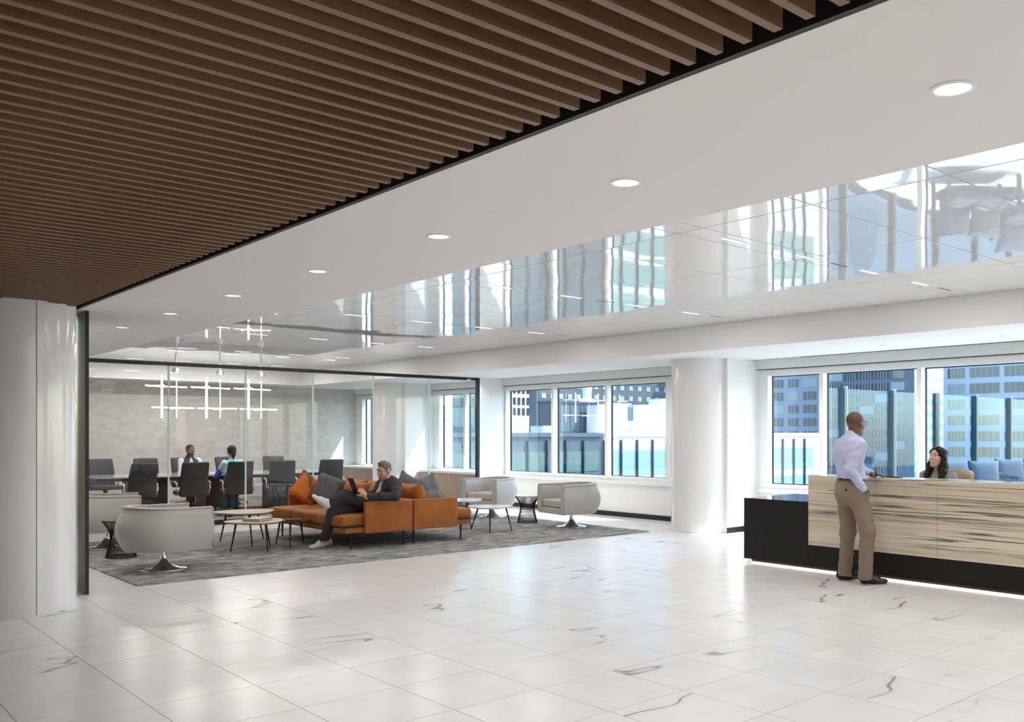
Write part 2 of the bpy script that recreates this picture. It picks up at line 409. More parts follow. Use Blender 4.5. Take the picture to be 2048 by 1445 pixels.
# ---- east (window) wall
wm = MB()
PIERS = [(-0.55, 0.55), (8.8, 9.9), (18.15, 19.25)]
wm.box(11.77, 12.05, Y_S, Y_BACK, 0, 0.655)
wm.box(11.77, 12.05, Y_S, Y_BACK, 2.54, 3.1)
we = wm.build('wall_east', M['white'])
meta(we, 'white outer wall below and above the window bays', 'wall', kind='structure')
for (a, b), l in zip(PIERS, ('white wall pier far right of the desk', 'white wall pier behind the round reception column', 'sunlit white wall pier inside the conference room')):
    meta(box('wall_pier', M['white'], 11.0, 12.05, a, b, 0, 3.1), l, 'wall', kind='structure')
wp = box('wall_partition', M['white'], 11.12, 11.90, 15.42, 15.53, 0, 2.69)
meta(wp, 'short white wall panel between glass partition and windows', 'wall', kind='structure')
bb = MB()
for a, b in ((9.9, 15.42), (0.55, 8.8), (Y_S, -0.55)): bb.box(11.752, 11.77, a, b, 0, 0.085)
for a, b in PIERS: bb.box(10.985, 11.77, a - 0.015, a, 0, 0.085)
meta(bb.build('baseboard_east', M['blackmetal']), 'thin black baseboard along the window wall', 'baseboard', kind='structure')

wi = 0
def window(y0, y1, label, joint=None):
    """one light: frame between y0..y1 with a pane; the frame projects inward to the wall face"""
    global wi; wi += 1
    w = thing('window_%d' % wi, label, 'window', (11.84, (y0 + y1) / 2, 0.735), kind='structure')
    h = (y1 - y0) / 2
    fr = MB(); e = 0.035
    fr.box(-0.07, 0.08, -h - e, -h, -0.075, 1.705 + 0.095); fr.box(-0.07, 0.08, h, h + e, -0.075, 1.705 + 0.095)
    fr.box(-0.07, 0.08, -h, h, -0.075, 0.0); fr.box(-0.07, 0.08, -h, h, 1.705, 1.80)
    fr.build('frame', M['frame'], w)
    g = MB(); q = 0.014
    g.box(0.045, 0.075, -h, -h + q, 0, 1.705); g.box(0.045, 0.075, h - q, h, 0, 1.705); g.box(0.045, 0.075, -h + q, h - q, 0, q); g.box(0.045, 0.075, -h + q, h - q, 1.705 - q, 1.705)
    g.build('gasket', M['blackmetal'], w)
    MB().box(0.056, 0.064, -h + q, h - q, q, 1.705 - q).build('pane', M['window_glass'], w)
    return w
bay1 = [(10.79, 12.27), (12.34, 13.82), (13.89, 15.37)]
nm = ['white framed window nearest the round column by the lounge', 'middle white framed window of the three behind the tub chairs', 'white framed window next to the end of the glass partition']
for (a, b), l in zip(bay1, nm): window(a, b, l)
window(15.56, 16.876, 'conference room window nearest the glass partition corner'); window(16.95, 17.92, 'narrow conference room window beside the sunlit pier')
window(20.05, 21.57, 'conference room window in the far corner by the grey wall')
nr = ['narrow window between pier and reception desk wing', 'window behind the standing man at reception', 'window behind the seated receptionist at the desk', 'window at the right end of the reception wall', 'reception wall window beyond the right picture edge', 'last reception window before the southern pier']
y = 8.61; spans = [(7.675, 8.61), (6.122, 7.605), (4.57, 6.052), (3.02, 4.50), (1.47, 2.95), (0.75, 1.40)]
for (a, b), l in zip(spans, nr): window(a, b, l)
y = -0.85; nsw = 0
while y > Y_S + 1.6:
    window(y - 1.48, y, '%s window past the southern pier, right of the picture' % ('first', 'second', 'third', 'fourth', 'fifth')[nsw]); y -= 1.55; nsw += 1
# infill strips of frame beside the piers, sill ledge and roller shade boxes
for k, (a, b) in enumerate([(9.9, 10.755), (8.645, 8.8), (0.55, 0.715), (17.955, 18.15), (19.25, 20.015), (21.605, 21.9), (-0.815, -0.55)]):
    meta(box('trim_%d' % (k + 1), M['frame'], 11.77, 11.92, a, b, 0.655, 2.54), ('white infill strip between lounge windows and the round column', 'white infill strip left of the narrow reception window', 'white infill strip at the far right end of reception windows', 'white infill strip between narrow conference window and pier', 'white infill strip behind the conference room column', 'white infill strip in the far conference corner', 'white infill strip beyond the right picture edge')[k], 'trim', kind='structure')
for k, (a, b, l) in enumerate([(9.9, 15.42, 'white window sill ledge behind the tub chairs'), (0.55, 8.8, 'white window sill ledge behind reception'), (Y_S, -0.55, 'white window sill ledge right of the picture')]):
    meta(box('trim_%d' % (k + 11), M['frame'], 11.735, 11.775, a, b, 0.60, 0.662, bevel=0.004), l, 'window sill', kind='structure')
for a, b, l in [(9.9, 15.42, 'pale grey roller shade box above the lounge windows'), (0.55, 8.8, 'pale grey roller shade box above the reception windows'), (15.53, 18.15, 'pale grey roller shade box inside the conference room'), (19.25, 21.9, 'roller shade box above the far conference window'), (Y_S, -0.55, 'roller shade box right of the picture')]:
    s = thing('shade_box', l, 'shade box', (11.735, (a + b) / 2, 2.54)); hh = (b - a) / 2
    MB().box(-0.025, 0.035, -hh, hh, 0.008, 0.150).build('fascia', M['shade_box'], s, bevel=0.004)
    MB().box(-0.005, 0.035, -hh, hh, 0.0, 0.008).build('hem_bar', M['gap'], s)

# ---- round columns
def column(x, y, label, r=0.475):
    c = thing('column', label, 'column', (x, y, 0), kind='structure')
    prof = [(r, 0.0), (r, 2.70)]
    for k, (a0, a1) in enumerate([(0, 2), (2, 4)]):
        rows = []
        for i in range(33):
            t = COL_ROT + math.pi * (a0 / 2) + (math.pi - 0.012) * i / 32
            rows.append([(r * math.cos(t), r * math.sin(t), 0.0), (r * math.cos(t), r * math.sin(t), 2.70)])
        MB().grid(rows).build('shell_half', M['column'], c, smooth=True)
    MB().lathe([(r - 0.006, 0.0), (r - 0.006, 2.70)], 40).build('core', M['gap'], c, smooth=True, angle=40)
    return c
COL_ROT = math.atan2(-0.985, 0.17) ; column(1.68, 9.24, 'glossy white round column at the left edge under the slats')
COL_ROT = math.atan2(-0.55, 0.85); column(11.03, 9.35, 'glossy white round column between lounge and reception')
column(11.03, 18.7, 'white round column inside the conference room')
column(11.03, 0.0, 'white round column far right of the reception desk')

# ---- ceilings
meta(box('ceiling_soffit', M['soffit'], 2.25, 3.745, Y_S, Y_BACK, 2.70, 3.20), 'smooth white dropped soffit with recessed downlights', 'ceiling', kind='structure')
es = box('ceiling_east', M['white'], 9.775, 11.77, Y_S, Y_BACK, 2.69, 3.20)
meta(es, 'white dropped soffit along the window wall', 'ceiling', kind='structure')
cn = box('ceiling_conference', M['white'], 3.745, 9.775, 20.9, Y_BACK, 2.70, 3.20)
meta(cn, 'white dropped soffit along the grey conference wall', 'ceiling', kind='structure')
ss = MB().box(11.60, 11.63, 0.55, 7.9, 2.684, 2.691).build('trim_31', M['black'])
meta(ss, 'black slot diffuser line in soffit above reception windows', 'trim', kind='structure')
ss = MB().box(11.60, 11.612, 7.9, 15.4, 2.686, 2.691).build('trim_32', M['gap'])
meta(ss, 'fine shadow line in soffit above lounge windows', 'trim', kind='structure')
sl = box('ceiling_slats', M['black'], X_W, 2.23, Y_S, 9.85, 2.93, 3.20)
meta(sl, 'walnut slat ceiling hung below a black void', 'ceiling', kind='structure')
meta(box('trim_33', M['black'], 2.225, 2.2499, Y_S, 9.85, 2.702, 2.93), 'black reveal between the slats and the white soffit', 'trim', kind='structure')
PIT = 0.1045
slat_me = MB().box(X_W + 0.02, 2.09, 0, 0.030, 2.65, 2.78).mesh('slat', M['slat'])
y = 1.374
k = -int((y - Y_S) / PIT) + 1
while y + k * PIT < 9.78:
    link('slat', slat_me, sl, (0, y + k * PIT, 0)); k += 1

gc = box('ceiling_gloss', M['soffit'], 3.745, 9.775, Y_S, 20.9, 3.062, 3.20)
meta(gc, 'mirror gloss white panel ceiling reflecting the windows', 'ceiling', kind='structure')
XL = [3.745, 5.155, 6.70, 8.235, 9.775]; GAP = 0.006
pan = {}
def ceil_panel(x0, x1, y0, y1, nm='panel'):
    key = (round(x1 - x0, 3), round(y1 - y0, 3))
    if key not in pan:
        pan[key] = MB().box(GAP, x1 - x0 - GAP, GAP, y1 - y0 - GAP, 3.05, 3.062, skip='t').mesh('panel', M['gloss'])
    link(nm, pan[key], gc, (x0, y0, 0))
chans = []
kk = -4
while 4.35 + 3.052 * kk < 20.9:
    c0 = 4.35 + 3.052 * kk; chans.append(c0 + 0.125)
    ys = [c0, c0 + 0.25, c0 + 0.25 + 0.934, c0 + 0.25 + 1.868, c0 + 3.052]
    for a, b in zip(ys[:-1], ys[1:]):
        if b <= Y_S or a >= 20.88: continue
        a, b = max(a, Y_S), min(b, 20.9)
        for x0, x1 in zip(XL[:-1], XL[1:]): ceil_panel(x0, x1, a, b, 'panel' if b - a > 0.3 else 'channel_panel')
    kk += 1

def downlight(x, y, z, label, power, group, r=0.062):
    d = thing('downlight', label, 'ceiling light', (x, y, z), group=group)
    MB().lathe([(r + 0.014, 0.0), (r + 0.014, -0.004), (r, -0.006), (r - 0.004, 0.012)], 24, caps=False).build('trim_ring', M['frame'], d, smooth=True, angle=40)
    MB().lathe([(0.001, -0.003), (r, -0.003)], 24, caps=False).build('lens', M['lamp'], d)
    if power:
        ld = bpy.data.lights.new('lamp', 'AREA'); ld.shape = 'DISK'; ld.size = 2 * r; ld.energy = power; ld.color = (1.0, 0.95, 0.89); ld.spread = 2.4
        lo = bpy.data.objects.new('lamp', ld); COL.objects.link(lo); lo.parent = d; lo.location = (0, 0, -0.014)
    return d
ordn = ['nearest', 'second', 'third', 'fourth', 'fifth', 'sixth', 'seventh', 'eighth', 'ninth']
for k in range(-5, 8):
    yy = 1.42 + 1.562 * k
    lab = '%s round downlight in the white soffit row, counted from the viewpoint' % ordn[k] if k >= 0 else 'unseen soffit downlight added for light behind the viewpoint, number %s back' % ordn[-k - 1]  # lamps behind the viewpoint continue the row unseen, added for their light
    downlight(2.98, yy, 2.70, lab, 4, 'downlights in the white soffit')
for k in range(-7, 6):
    yy = 7.652 + 1.54 * k
    if 8.9 < yy < 9.9: continue
    lab = ('%s small downlight in window soffit left of the reception column' % ordn[k - 1]) if k > 0 else '%s small downlight in soffit over reception, counted from the column' % ordn[-k]
    downlight(10.86, yy, 2.69, lab, 4, 'downlights in the window soffit', 0.04)
for k in range(0, 5):
    for x in (-0.4, -3.2):
        downlight(x, -6.5 + 2.2 * k, 2.66, 'unseen fill downlight added in the slats left behind the viewpoint, row %s, %s' % (ordn[k], 'inner' if x > -2 else 'outer'), 9, 'added fill lamps between the slats')  # invented lamps, out of view, added to brighten the lobby
def slot_light(x, y, lab, power=5):
    d = thing('slot_light', lab, 'ceiling light', (x, y, 3.05), group='slot lights in the gloss ceiling')
    MB().box(-0.145, 0.145, -0.016, 0.016, -0.002, 0.004).build('lens', M['slot'], d)
    MB().box(-0.15, 0.15, -0.021, -0.016, -0.003, 0.006).box(-0.15, 0.15, 0.016, 0.021, -0.003, 0.006).build('rim', M['frame'], d)
    ld = bpy.data.lights.new('lamp', 'AREA'); ld.shape = 'RECTANGLE'; ld.size = 0.29; ld.size_y = 0.03; ld.energy = power; ld.color = (1.0, 0.96, 0.92)
    lo = bpy.data.objects.new('lamp', ld); COL.objects.link(lo); lo.parent = d; lo.location = (0, 0, -0.01)
SX = [5.685, 6.675, 7.705, 8.68]
rown = {0: 'nearest', 1: 'second', 2: 'third', 3: 'fourth', 4: 'fifth', 5: 'sixth'}
posn = ['first from the soffit edge', 'second from the soffit edge', 'third from the soffit edge', 'last by the window soffit']
cvis = [c for c in chans if c > 3]
for r_, c in enumerate(cvis):
    for i, x in enumerate(SX):
        slot_light(x, c, 'slim slot light in %s ceiling channel, %s' % (ordn[r_], posn[i]), 5 if c < 15.4 else 12)
for c in [c for c in chans if c < 3]:
    for i, x in enumerate(SX): slot_light(x, c, 'slot light in %s channel right of the viewpoint, %s' % (ordn[max(0, int((3 - c) / 3))], ('soffit edge', 'inner left', 'inner right', 'window side')[i]), 6)
# air grilles between the slot lights
for r_, c in enumerate(cvis[:3]):
    for i, x in enumerate((7.19, 9.2)):
        g = thing('air_grille', 'slim dotted air slot in %s ceiling channel, %s' % (ordn[r_], ('mid run', 'by the window soffit')[i]), 'vent', (x, c, 3.05))
        mb = MB()
        for q in range(9): mb.box(-0.14 + 0.032 * q, -0.125 + 0.032 * q, -0.012, 0.012, -0.002, 0.001)
        mb.build('slots', M['gap'], g)

# ---- glazed partition of the conference room
gw = thing('wall_glass', 'frameless glass partition with black rails before the conference room', 'glass wall', (2.55, Y_GLASS, 0), kind='structure')
JX = [2.56, 3.726, 4.961, 6.22, 7.45, 8.67, 9.904, 11.05]
for a, b in zip(JX[:-1], JX[1:]):
    MB().box(a - 2.55 + 0.004, b - 2.55 - 0.004, -0.006, 0.006, 0.08, 2.64).build('pane', M['clear_glass'], gw)
for a in JX[1:-1]:
    MB().box(a - 2.55 - 0.012, a - 2.55 + 0.012, -0.010, 0.010, 0.08, 2.64).build('joint', M['joint_glass'], gw)
MB().box(0.0, 8.57, -0.03, 0.03, 2.632, 2.692).build('head_rail', M['blackmetal'], gw)
MB().box(0.0, 8.57, -0.03, 0.03, 0.0, 0.08).build('base_rail', M['blackmetal'], gw)
MB().box(8.50, 8.57, -0.03, 0.03, 0.08, 2.632).build('end_post', M['blackmetal'], gw)
MB().box(1.20, 7.22, -0.005, 0.005, 2.70, 3.05).build('clerestory_pane', M['clear_glass'], gw)
# ================================================================== lounge furniture
def tub_chair(label, x, y, rz):
    """barrel chair, faces local +x"""
    c = thing('tub_chair', label, 'armchair', (x, y, 0.012), rz, 'greige swivel tub chairs')
    W, FR, BK, TH = 0.385, 0.40, -0.03, 0.085     # half width, front x, start of the round back
    path = []
    for i in range(9): path.append((FR + (BK - FR) * i / 8, W, 0, 1))
    for i in range(1, 28):
        t = math.pi / 2 + math.pi * i / 28
        path.append((BK + W * math.cos(t), W * math.sin(t), math.cos(t), math.sin(t)))
    for i in range(9): path.append((BK + (FR - BK) * i / 8, -W, 0, -1))
    rows = []
    for i, (px, py, nx, ny) in enumerate(path):
        back = max(0.0, -nx)
        prof = []
        for k in range(9):                       # outer face, bulging
            t = k / 8; z = 0.225 + 0.455 * t
            bulge = (0.030 + 0.055 * back) * math.sin(math.pi * min(1, t * 1.02)) - 0.012 * (1 - t)
            prof.append((bulge, z))
        top = 0.690 + 0.02 * back
        prof += [(-0.008, top), (-0.03, top + 0.012), (-TH + 0.02, top + 0.010), (-TH, top - 0.012)]
        for k in range(1, 5): prof.append((-TH - 0.01, 0.68 - 0.38 * k / 4))
        prof.append((-TH, 0.225))
        rows.append([(px + nx * o, py + ny * o, z) for o, z in prof])
    mb = MB().grid(rows, close_v=True); n = len(rows[0]); m = len(rows)
    mb.f += [tuple(range(n)), tuple((m - 1) * n + k for k in range(n - 1, -1, -1))]
    mb.build('shell', M['leather'], c, smooth=True, angle=55)
    pip = []
    fr = path[0]; 
    pip += [(FR + 0.002, W + 0.012, 0.25 + 0.4 * k / 5) for k in range(6)]
    pip += [(px + nx * 0.002 - (0.004 if i == 0 else 0), py + ny * 0.002, 0.690 + 0.02 * max(0, -nx)) for i, (px, py, nx, ny) in enumerate(path)]
    pip += [(FR + 0.002, -W - 0.012, 0.65 - 0.4 * k / 5) for k in range(6)]
    MB().path(pip, 0.0075, 6).build('piping', M['piping'], c, smooth=True)
    pip = [(px - nx * (TH + 0.002), py - ny * (TH + 0.002), 0.693 + 0.02 * max(0, -nx)) for (px, py, nx, ny) in path]
    MB().path(pip, 0.006, 5).build('inner_piping', M['piping'], c, smooth=True)
    def dpoly(w, f, b):
        p = [(f, -w), (f, w)] + [(b + w * math.cos(math.pi / 2 + math.pi * i / 14), w * math.sin(math.pi / 2 + math.pi * i / 14)) for i in range(15)]
        return p
    MB().prism(dpoly(W - TH - 0.012, FR - 0.015, BK), 0.325, 0.455).build('seat_cushion', M['leather'], c, bevel=0.03, seg=3)
    MB().prism(dpoly(W - TH - 0.004, FR - 0.005, BK), 0.225, 0.322).build('seat_base', M['leather'], c, bevel=0.012, seg=2)
    MB().lathe([(0.027, 0.135), (0.027, 0.232)], 16).build('post', M['chrome'], c, smooth=True, angle=40)
    prof = [(0.034, 0.150), (0.034, 0.128), (0.045, 0.095), (0.07, 0.06), (0.11, 0.034), (0.17, 0.018), (0.245, 0.009), (0.25, 0.004), (0.25, 0.0)]
    MB().lathe(prof, 40).build('base', M['chrome'], c, smooth=True, angle=50)
    return c
tub_chair('grey tub chair in front, turned away, beside the black wire table', 3.40, 10.76, math.radians(2))
tub_chair('grey tub chair partly hidden by the bronze wall end', 3.475, 13.30, math.radians(-14))
tub_chair('grey tub chair facing the camera near the glass partition end', 9.96, 13.42, math.radians(196))
tub_chair('grey tub chair at the right corner of the rug', 9.85, 11.11, math.radians(172))

def wire_table(label, x, y, mat, top):
    t = thing('wire_side_table', label, 'side table', (x, y, 0.0135), 0, 'wire drum side tables')
    H = 0.45
    def rad(u): return 0.118 + 0.055 * max(0, (0.58 - u) / 0.58) ** 1.2 + 0.092 * max(0, (u - 0.58) / 0.42) ** 1.5
    NR = 60
    mb = MB()
    for k in range(NR):
        a = 2 * math.pi * k / NR
        mb.path([(rad(i / 9) * math.cos(a), rad(i / 9) * math.sin(a), H * i / 9) for i in range(10)], 0.0036, 4)
    mb.build('wire_cage', mat, t, smooth=True)
    for u in (0.0, 0.10, 0.24, 0.38, 0.50, 0.62, 0.985):
        r = rad(u) - 0.003
        MB().path([(r * math.cos(2 * math.pi * k / 28), r * math.sin(2 * math.pi * k / 28), H * u + 0.006) for k in range(28)], 0.0035 if 0 < u < 0.9 else 0.005, 5, closed=True).build('ring', mat, t, smooth=True)
    MB().lathe([(0.001, H - 0.002), (0.205, H - 0.002), (0.210, H + 0.004), (0.205, H + 0.010), (0.001, H + 0.010)], 36, caps=False).build('top', top, t, smooth=True, angle=40)
    return t
wire_table('black wire drum side table between the two left tub chairs', 3.33, 12.10, M['wire_dark'], M['smoke_glass'])
wire_table('wire drum side table with white top between the right tub chairs', 9.735, 12.12, M['wire_dark'], M['white_marble'])

def tri_round(r, sq=0.13, n=48, rot=0.0, sx=1.0, sy=1.0):
    return [((r * (1 + sq * math.cos(3 * (t - rot)))) * math.cos(t) * sx, (r * (1 + sq * math.cos(3 * (t - rot)))) * math.sin(t) * sy) for t in [2 * math.pi * k / n for k in range(n)]]
def pebble_table(label, c, zt, r, legs, topm, legm, rot):
    t = thing('coffee_table', label, 'coffee table', (c[0], c[1], 0.017), 0, 'three legged pebble tables')
    zt -= 0.017
    poly = tri_round(r, 0.10, rot=rot); n = len(poly)
    mb = MB(); rows = [[(x * s, y * s, z) for x, y in poly] for s, z in ((0.965, zt - 0.022), (0.995, zt - 0.010), (1.0, zt - 0.003), (0.995, zt))]
    mb.grid(rows, close_v=True); mb.f += [tuple(range(n)), tuple(3 * n + k for k in range(n))]
    mb.build('table_top', topm, t, smooth=True, angle=35)
    for lx, ly in legs:
        dx, dy = lx - c[0], ly - c[1]; L = math.hypot(dx, dy); k = min(1.0, r * 0.72 / L)
        MB().tube((dx, dy, 0), (dx * k, dy * k, zt - 0.02), 0.008, 0.015, 10).build('leg', legm, t, smooth=True, angle=40)
    return t
bl = M['blackmetal']
pebble_table('tallest oak topped pebble coffee table near the conference glass', (5.03, 12.50), 0.452, 0.40, [(4.80, 12.82), (4.93, 12.02), (5.40, 12.76)], M['oak'], bl, 0.4)
pebble_table('oak topped pebble table holding a large book', (4.81, 11.60), 0.40, 0.36, [(4.48, 11.61), (4.83, 11.285), (5.106, 11.86)], M['oak'], bl, 2.6)
pebble_table('small black topped pebble table beside the sofa seat', (5.36, 11.78), 0.365, 0.255, [(5.257, 12.016), (5.212, 11.477), (5.583, 11.867)], M['smoke_glass'], bl, 1.2)
pebble_table('taller white marble pebble table behind the sofa', (8.52, 12.35), 0.45, 0.37, [(8.858, 12.60), (8.463, 11.97), (8.25, 12.55)], M['white_marble'], bl, 0.2)
pebble_table('lower white marble pebble table right of the sofa', (8.40, 11.38), 0.408, 0.34, [(8.329, 11.785), (8.211, 11.124), (8.67, 11.174)], M['white_marble'], bl, 1.9)
# book and tablet on the tables
bk = thing('book', 'large grey coffee table book lying on the oak table', 'book', (4.84, 11.62, 0.4005), 0.62)
MB().box(-0.16, 0.16, -0.12, 0.12, 0.0, 0.003).box(-0.16, 0.16, -0.12, 0.12, 0.031, 0.034).box(-0.16, -0.157, -0.12, 0.12, 0.003, 0.031).build('cover', pmat('book_cover', (0.33, 0.31, 0.30), 0.4), bk)
MB().box(-0.156, 0.153, -0.114, 0.114, 0.003, 0.031).build('pages', pmat('book_pages', (0.62, 0.55, 0.46), 0.8), bk)
MB().box(-0.08, 0.10, -0.06, 0.06, 0.034, 0.0345).build('cover_print', pmat('book_print', (0.60, 0.50, 0.44), 0.5), bk)
tb = thing('notebook', 'slim black notebook on the small black table', 'notebook', (5.38, 11.74, 0.3655), -0.5)
MB().box(-0.10, 0.10, -0.065, 0.065, 0, 0.010).build('cover', M['black'], tb, bevel=0.003)
MB().box(0.075, 0.079, -0.066, 0.066, -0.0003, 0.0106).build('elastic_band', M['charcoal'], tb)

# ---- soft things
def pillow(name, mat, parent, size, loc, rot, seam=True, n=14, puff=1.0):
    """square cushion: width x, height z, thickness y"""
    w, h, t = size; rows_f, rows_b = [], []
    for sgn, rows in ((1, rows_f), (-1, rows_b)):
        for i in range(n + 1):
            u = 2 * i / n - 1; r = []
            for k in range(n + 1):
                v = 2 * k / n - 1
                e = max(0.0, (1 - u ** 4) * (1 - v ** 4)) ** 0.55
                pin = 1 - 0.07 * (1 - u * u) * abs(v) ** 3; piv = 1 - 0.07 * (1 - v * v) * abs(u) ** 3
                r.append((u * w / 2 * piv, sgn * t / 2 * e * puff, v * h / 2 * pin))
            rows.append(r)
    mb = MB().grid(rows_f).grid(rows_b)
    o = mb.build(name, mat, parent, smooth=True, loc=loc, rot=rot)
    bm = bmesh.new(); bm.from_mesh(o.data); bmesh.ops.remove_doubles(bm, verts=bm.verts, dist=1e-4); bmesh.ops.recalc_face_normals(bm, faces=bm.faces); bm.to_mesh(o.data); bm.free()
    return o
def slab(name, mat, parent, x0, x1, y0, y1, z0, z1, r=0.045, dome=0.02):
    """upholstered cushion block with softly domed faces"""
    bm = bmesh.new()
    bmesh.ops.create_cube(bm, size=1.0)
    for v in bm.verts: v.co = Vector(((x0 + x1) / 2 + v.co.x * (x1 - x0), (y0 + y1) / 2 + v.co.y * (y1 - y0), (z0 + z1) / 2 + v.co.z * (z1 - z0)))
    bmesh.ops.bevel(bm, geom=bm.edges[:], offset=r, segments=4, profile=0.6, affect='EDGES')
    bmesh.ops.subdivide_edges(bm, edges=[e for e in bm.edges if e.calc_length() > 0.15], cuts=6, use_grid_fill=True)
    cx_, cy_ = (x0 + x1) / 2, (y0 + y1) / 2
    for v in bm.verts:
        if v.co.z > z1 - r * 0.6:
            fx = 1 - ((v.co.x - cx_) / (x1 - x0) * 2) ** 2; fy = 1 - ((v.co.y - cy_) / (y1 - y0) * 2) ** 2
            v.co.z += dome * max(0, fx) * max(0, fy)
    me = bpy.data.meshes.new(name); bm.to_mesh(me); bm.free(); me.materials.append(mat)
    me.polygons.foreach_set('use_smooth', [True] * len(me.polygons))
    return link(name, me, parent)
def sofa(label, x, y, rz):
    """local: back at x=0, seat towards -x, length along +y from 0 (near arm) to 2.36"""
    s = thing('sofa', label, 'sofa', (x, y, 0.012), rz, 'back to back rust velvet sofas')
    Lg = 2.36; v = M['velvet']
    MB().box(-0.98, -0.05, 0.06, Lg - 0.06, 0.215, 0.288).build('base_frame', v, s, bevel=0.008)
    MB().box(-0.995, -0.06, 0.05, Lg - 0.05, 0.288, 0.300).build('platform_edge', M['black'], s)
    for a in (0.0, Lg - 0.065):
        slab('arm', v, s, -0.72, -0.005, a, a + 0.065, 0.205, 0.615, 0.012, 0.0)
    slab('back_panel', v, s, -0.075, -0.006, 0.066, Lg - 0.066, 0.205, 0.615, 0.012, 0.0)
    st = (Lg - 0.14) / 3
    for k in range(3):
        a = 0.07 + k * st
        slab('seat_cushion', v, s, -1.02, -0.24, a + 0.004, a + st - 0.004, 0.300, 0.440, 0.045, 0.022)
        pillow('back_cushion', v, s, (st * 0.99, 0.44, 0.24), (-0.215, a + st / 2, 0.61), (0, 0, math.pi / 2), puff=0.95).rotation_euler = (0.26, 0, math.pi / 2)
    for lx in (-0.86, -0.075):
        for ly in (0.13, Lg - 0.13):
            MB().tube((lx, ly, 0), (lx, ly, 0.215), 0.010, 0.017, 10).build('leg', M['blackmetal'], s, smooth=True, angle=40)
    return s
sofa('rust velvet sofa that the man in the dark blazer sits on', 6.635, 10.745, 0.0)
sb = sofa('rust velvet sofa behind, facing the windows', 6.645, 10.745 + 2.36, math.pi)
M['pillow_orange'] = patch_mat('abstract_orange_print', [(0.34, (0.10, 0.09, 0.095)), (0.44, (0.25, 0.10, 0.05)), (0.52, (0.75, 0.22, 0.04)), (0.64, (0.62, 0.14, 0.03)), (0.74, (0.16, 0.10, 0.09))], 3.4, 1.2)
M['pillow_fur'] = pmat('grey_boucle', (0.14, 0.14, 0.145), 0.95, noise=(40, 0.5), bump=(90, 0.9))
M['pillow_blue'] = patch_mat('slate_print', [(0.42, (0.12, 0.13, 0.15)), (0.58, (0.20, 0.21, 0.23)), (0.70, (0.45, 0.17, 0.07))], 3.0, 0.8)
def loose(label, mat, loc, rot, size=(0.48, 0.48, 0.16)):
    lean, spin, az = rot
    rot = tuple((Matrix.Rotation(math.radians(az), 3, 'Z') @ Matrix.Rotation(math.radians(lean), 3, 'X') @ Matrix.Rotation(math.radians(spin), 3, 'Y')).to_euler())
    p = thing('throw_pillow', label, 'pillow', loc, 0, 'throw pillows on the sofas')
    pillow('cover', mat, p, size, (0, 0, 0), rot, puff=1.0)
    w, h = size[0] / 2, size[1] / 2
    q = MB().path([(-w, 0, -h), (w, 0, -h), (w, 0, h), (-w, 0, h)], 0.004, 5, closed=True).build('seam', mat, p, smooth=True, rot=rot)
    return p
loose('orange and brown abstract throw pillow on the sofa far end', M['pillow_orange'], (6.06, 12.74, 0.715), (-20, 38, -14), (0.42, 0.42, 0.14))
loose('fuzzy charcoal throw pillow leaning behind the orange one', M['pillow_fur'], (6.20, 12.42, 0.72), (-20, 20, -52), (0.42, 0.42, 0.14))
loose('slate throw pillow with rust streaks on the rear sofa', M['pillow_blue'], (7.00, 11.02, 0.70), (-16, -24, -30), (0.42, 0.42, 0.14))
loose('dark slate throw pillow at the back of the rear sofa', M['pillow_fur'], (6.98, 11.45, 0.72), (-16, 28, -38), (0.42, 0.42, 0.14))

# ================================================================== reception desk
dk = thing('reception_desk', 'long reception desk with banded stone front and black base', 'desk', (8.68, 4.3, 0))
def dbox(nm, m, x0, x1, y0, y1, z0, z1, bevel=0.0): return box(nm, m, x0, x1, y0 - 4.3, y1 - 4.3, z0, z1, dk, bevel)
dbox('black_base', M['black_stone'], 0.0, 0.30, 1.2, 5.79, 0.05, 0.29)
dbox('low_wing', M['black_stone'], 0.0, 1.06, 5.792, 6.694, 0.05, 0.762)
dbox('wing_top', pmat('wing_top_gloss', (0.02, 0.02, 0.022), 0.10), 0.0, 1.06, 5.792, 6.694, 0.762, 0.768)
dbox('plinth', pmat('dark_brown_plinth', (0.05, 0.032, 0.022), 0.4), 0.055, 0.28, 1.25, 6.62, 0.012, 0.05)
dbox('led_strip', M['led'], 0.043, 0.055, 1.25, 6.62, 0.0, 0.014)
for a, b in ((1.2, 2.86), (2.863, 4.29), (4.293, 5.79)):
    dbox('stone_panel', M['stone'], -0.012, 0.02, a, b, 0.29, 1.047)
dbox('counter_top', M['stone'], -0.012, 0.34, 1.2, 5.79, 1.047, 1.068, 0.003)
dbox('counter_back', M['stone'], 0.02, 0.05, 1.2, 5.79, 0.29, 1.047)
dbox('end_panel', M['stone'], 0.05, 0.34, 5.76, 5.79, 0.29, 1.047)
dbox('work_surface', M['white'], 0.05, 0.72, 1.2, 5.76, 0.71, 0.74)
ph = thing('phone', 'small black phone lying on the reception counter', 'phone', (8.86, 4.86, 1.069), 0.1)
MB().box(-0.04, 0.04, -0.08, 0.08, 0, 0.012).build('body', M['black'], ph, bevel=0.003)
MB().box(-0.036, 0.036, -0.075, 0.075, 0.012, 0.0125).build('screen', M['smoke_glass'], ph)

